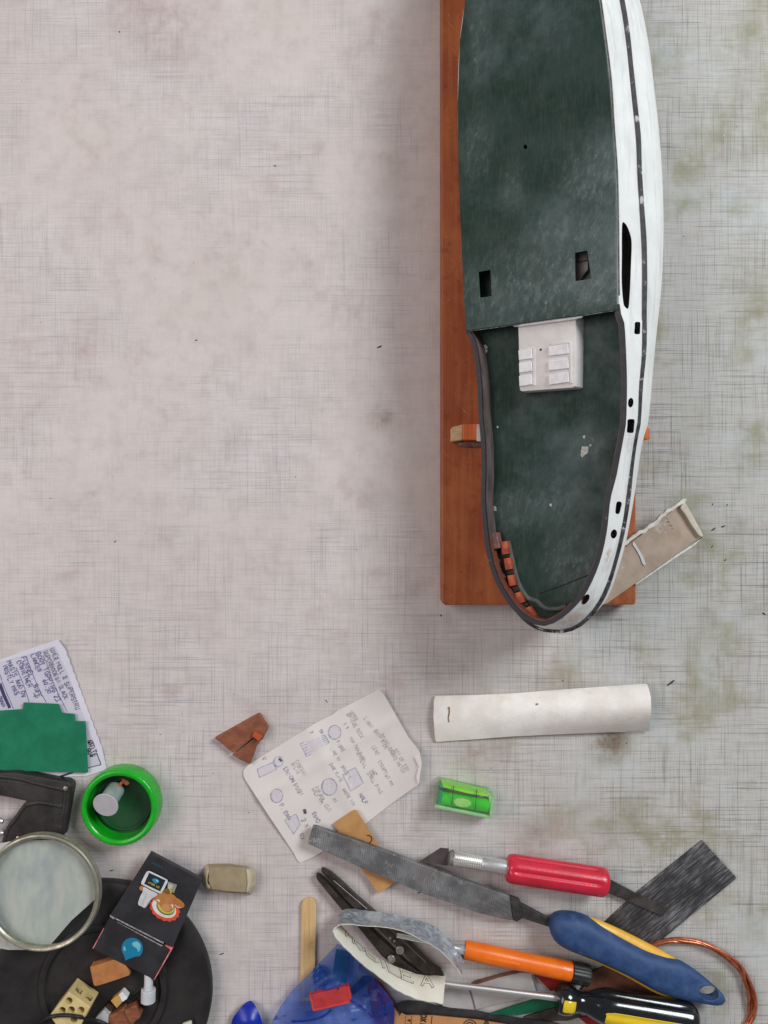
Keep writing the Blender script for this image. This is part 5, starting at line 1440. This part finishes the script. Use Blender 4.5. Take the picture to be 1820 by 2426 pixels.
prism("short_arm", zc2((762, 945), (778, 938), (782, 952), (745, 992), (734, 988)), .0080, .0100, M_rib, sp_, bevel=.0003)

# ------------------------------------------------------------------ handwritten note and green card
z3a = zoomed(0, 1500, 5.925)
nt = thing("handwritten_note", "white note with blue handwriting and zigzag edge under the green card", "note", P(110, 1700))
M_note = mat("note_white", C(222, 220, 232), C(214, 212, 226), 30, rough=.75)
M_lab = mat("note_lilac", C(206, 203, 218), C(198, 195, 212), 40, rough=.75)
zig = []
rg = random.Random(11)
for i in range(27):
    f = i / 26
    x = 152 + f * 91; y = 1534 + f * 243
    zig.append((x + (2.2 if i % 2 else 0), y))
nz = lambda x, y: .0006 + .0012 * max(0, math.sin((x * .4 - y) * .012)) ** 2
sheet("sheet", [(-80, 1590), (0, 1563), (60, 1541), (137, 1515)] + zig + [(253, 1820), (250, 1824), (207, 1838), (120, 1842), (-80, 1842)], nz, M_note, nt, th=.00015, step=12)
sheet("label_area", z3a((-400, 520), (0, 400), (300, 320), (600, 230), (745, 185), (775, 190), (800, 240), (950, 560), (1200, 1240), (1330, 1560), (1420, 1840), (1240, 1900), (-400, 1900)), lambda x, y: nz(x, y) + .00022, M_lab, nt, th=.00003, step=12)
M_inkb = mat("ink_blue", C(92, 90, 136), C(168, 164, 192), 600, rough=.6, bump=0, lo=.42, hi=.7)
M_inkk = mat("ink_grey", C(112, 106, 128), C(180, 176, 192), 600, rough=.6, bump=0, lo=.42, hi=.7)
dn = (.400, .917)
nzz = lambda x, y: nz(x, y) + .00028
TN = lambda s, u, v, size=10.5: text_strokes(s, z3a((u, v))[0], dn, size, .4, 1.5, rg)
ink("handwriting", TN("UPER HULL & SUPERSTRU", 700, 225, 10.0) + TN("SUPERBODEGA BLACK", 610, 255, 9.5), 2.2, nzz, M_inkk, nt)
ink("handwriting", TN("BOOT TOPPING 23", 500, 285, 11) + TN("LANCER", 430, 315, 9.5) + TN("40.20", 590, 665, 9.5) + TN("FUNNEL:", 300, 350, 11) + TN("BUFF", 470, 740, 10) + TN("CONTEINER", 238, 400, 10) + TN("-P", 445, 850, 10) + TN("MASTS AND OV", 100, 405, 10.5) + TN("MOSTLY MAS", 40, 470, 10) + TN("ONNN", -30, 900, 9), 2.3, nzz, M_inkb, nt)
ink("ruled_line", [z3a((605, 310), (680, 480), (760, 720), (945, 1105)), z3a((375, 340), (470, 600), (560, 810), (655, 975)), z3a((225, 480), (330, 720), (410, 965)), z3a((0, 580), (60, 760), (190, 1060))], 1.4, nzz, M_inkb, nt)
ink("crossed_out_words", [z3a((0, 720), (60, 880), (140, 1050)), z3a((10, 700), (75, 880), (150, 1045)), z3a((-5, 745), (50, 890), (130, 1055))], 3.2, nzz, mat("ink_navy", C(52, 50, 96), rough=.6), nt)
ink("boxed_word", TN("WHITE", 1228, 1530, 10) + TN("BOW", 1215, 1640, 9), 2.2, nzz, mat("ink_dark", C(70, 68, 78), rough=.6), nt)
ink("word_box", [z3a((1230, 1515), (1290, 1505), (1330, 1600)), z3a((1360, 1690), (1415, 1835), (1400, 1850)), z3a((1400, 1850), (1240, 1890))], 1.8, nzz, bpy.data.materials["ink_dark"], nt)
gc = prism("green_card", z3a((-500, 1100), (0, 1090), (322, 1068), (330, 975), (820, 996), (845, 1060), (872, 1122), (1046, 1137), (1056, 1236), (1198, 1240), (1215, 1600), (1234, 1955), (1190, 1962), (600, 1945), (0, 1928), (-500, 1915)), .0022, .0032, mat("green_card", C(0, 122, 88), C(0, 110, 78), 60, rough=.75, bump=.25, bscale=900, wear=C(24, 132, 100), wear_scale=40, wear_lo=.55, wear_hi=.8, wear_amt=.5), None, bevel=.0002)
tag(gc, "stepped emerald green card lying on the handwritten note", "card")

# ------------------------------------------------------------------ black angle bracket at the left edge
z2b = zoomed(0, 1800, 5.53)
at = thing("black_bracket", "black plastic triangular bracket frame below the green card", "bracket", P(80, 1920))
M_brk = mat("bracket_black", C(36, 33, 33), C(50, 46, 46), 90, rough=.45, bump=.4, bscale=900, wear=C(112, 108, 108), wear_scale=60, wear_lo=.62, wear_hi=.8, wear_amt=.6)
prism("frame", z2b((-450, 130), (0, 175), (200, 168), (420, 205), (880, 292), (920, 318), (936, 352), (936, 385), (880, 700), (828, 1000), (600, 1100), (400, 1180), (210, 1120), (80, 1190), (40, 1165), (25, 1120), (60, 950), (150, 800), (345, 540), (0, 470), (-450, 400)), .0006, .0100, M_brk, at, bevel=.0012, smooth=True, seg=3)
for q in (((-200, 195), (0, 215), (260, 245), (500, 310), (760, 370), (850, 390)), ((350, 590), (500, 560), (650, 575), (820, 610)), ((345, 590), (230, 750), (120, 900), (60, 1080)), ((870, 370), (850, 600), (810, 820), (790, 960))):
    tube("moulded_ridge", smooth_path([P(x, y, .0088) for x, y in z2b(*q)], 5), .0019, M_brk, at, 8)
c = P(*z2b((860, 375))[0], .0100)
lathe("screw_head", c - Vector((0, 0, .0005)), c + Vector((0, 0, .0010)), [(0, .0016), (.7, .0016), (1, .0009)], M_rivet, at, 16)
c = P(*z2b((240, 1025))[0], .0100)
lathe("screw_head", c - Vector((0, 0, .0005)), c + Vector((0, 0, .0010)), [(0, .0015), (.7, .0015), (1, .0009)], M_rivet, at, 16)
lathe("steel_pin", P(-30, 1942, .0085), P(8, 1946, .0085), [(0, .0026), (.85, .0026), (1, .0015)], M_chrome, at, 18)
lathe("steel_pin", P(-30, 1970, .0070), P(9, 1974, .0070), [(0, .0022), (.85, .0022), (1, .0012)], M_chrome, at, 18)
wr_ = tube("thin_rod", [P(110, 1850, .0012), P(140, 1840, .0012), P(172, 1830, .0012)], .0006, M_black, None, 8)
tag(wr_, "thin black rod between green card and black bracket", "rod")

# ------------------------------------------------------------------ loose dirt on the table
cr = bmesh.new()
rg = random.Random(9)
spots = [(465, 806, 4, 1), (899, 822, 4, 2), (652, 393, 3, 1.2), (273, 1283, 3, 1.6), (283, 75, 3, 1), (1589, 1618, 5, 3.2), (1690, 1254, 4, 2), (1714, 1247, 4, 1.8), (1687, 1295, 3, 1.4), (1718, 1327, 3, 1.5), (1688, 1195, 3, 1.4), (1723, 1196, 3, 1), (1045, 1458, 3, 1.4), (773, 1660, 3, 1), (775, 1664, 2, 1), (265, 2062, 3, 2.4), (993, 2115, 3, 2), (1810, 1454, 4, 1.4), (1334, 1612, 3, 1), (1484, 1761, 3, 1), (1706, 1407, 2, 1), (525, 2260, 3, 2.5), (1163, 1820, 2, 1), (590, 1925, 2, 1), (1550, 2040, 2, 1), (380, 1740, 2, 1), (505, 1832, 2, 1), (700, 1130, 2, 1), (120, 1180, 2, 1.4), (1620, 560, 2, 1), (1745, 300, 2, 1)]
for _ in range(110):
    spots.append((rg.uniform(20, 1800), rg.uniform(20, 2050), rg.uniform(.6, 1.3), rg.uniform(.8, 2)))
for x, y, r, asp in spots:
    a = rg.uniform(-.9, -.2) if asp > 1.5 else rg.uniform(0, 3)
    p = P(x, y)
    if 1035 < x < 1580 and y < 1440: continue
    base_ = []
    for k in range(6):
        t = 2 * math.pi * k / 6
        u, v = math.cos(t) * r * asp * S * rg.uniform(.7, 1.1), math.sin(t) * r * .55 * S * rg.uniform(.6, 1.2)
        base_.append(cr.verts.new((p.x + u * math.cos(a) - v * math.sin(a), p.y - (u * math.sin(a) + v * math.cos(a)), .00005)))
    tip = cr.verts.new((p.x, p.y, .00005 + r * S * .5))
    for k in range(6): cr.faces.new([base_[k], base_[(k + 1) % 6], tip])
crumbs = from_bm("crumbs", cr, mat("dirt", C(84, 76, 68), C(62, 58, 54), 60, rough=.8), None)
tag(crumbs, "scattered dark crumbs and filings over the table top", "crumbs", kind="stuff")
cr = bmesh.new()
for _ in range(60):
    x, y = (rg.uniform(1560, 1810), rg.uniform(40, 1900)) if rg.random() < .7 else (rg.uniform(300, 1800), rg.uniform(1500, 2050))
    p = P(x, y); r = rg.uniform(.8, 1.7) * S
    b_ = [cr.verts.new((p.x + math.cos(k * 1.2566) * r * rg.uniform(.6, 1.2), p.y + math.sin(k * 1.2566) * r * rg.uniform(.6, 1.2), .00005)) for k in range(5)]
    tip = cr.verts.new((p.x, p.y, .00005 + r * .7))
    for k in range(5): cr.faces.new([b_[k], b_[(k + 1) % 5], tip])
dust = from_bm("plaster_specks", cr, mat("plaster", C(240, 240, 238), rough=.8), None)
tag(dust, "tiny white plaster specks scattered over the table", "specks", kind="stuff")
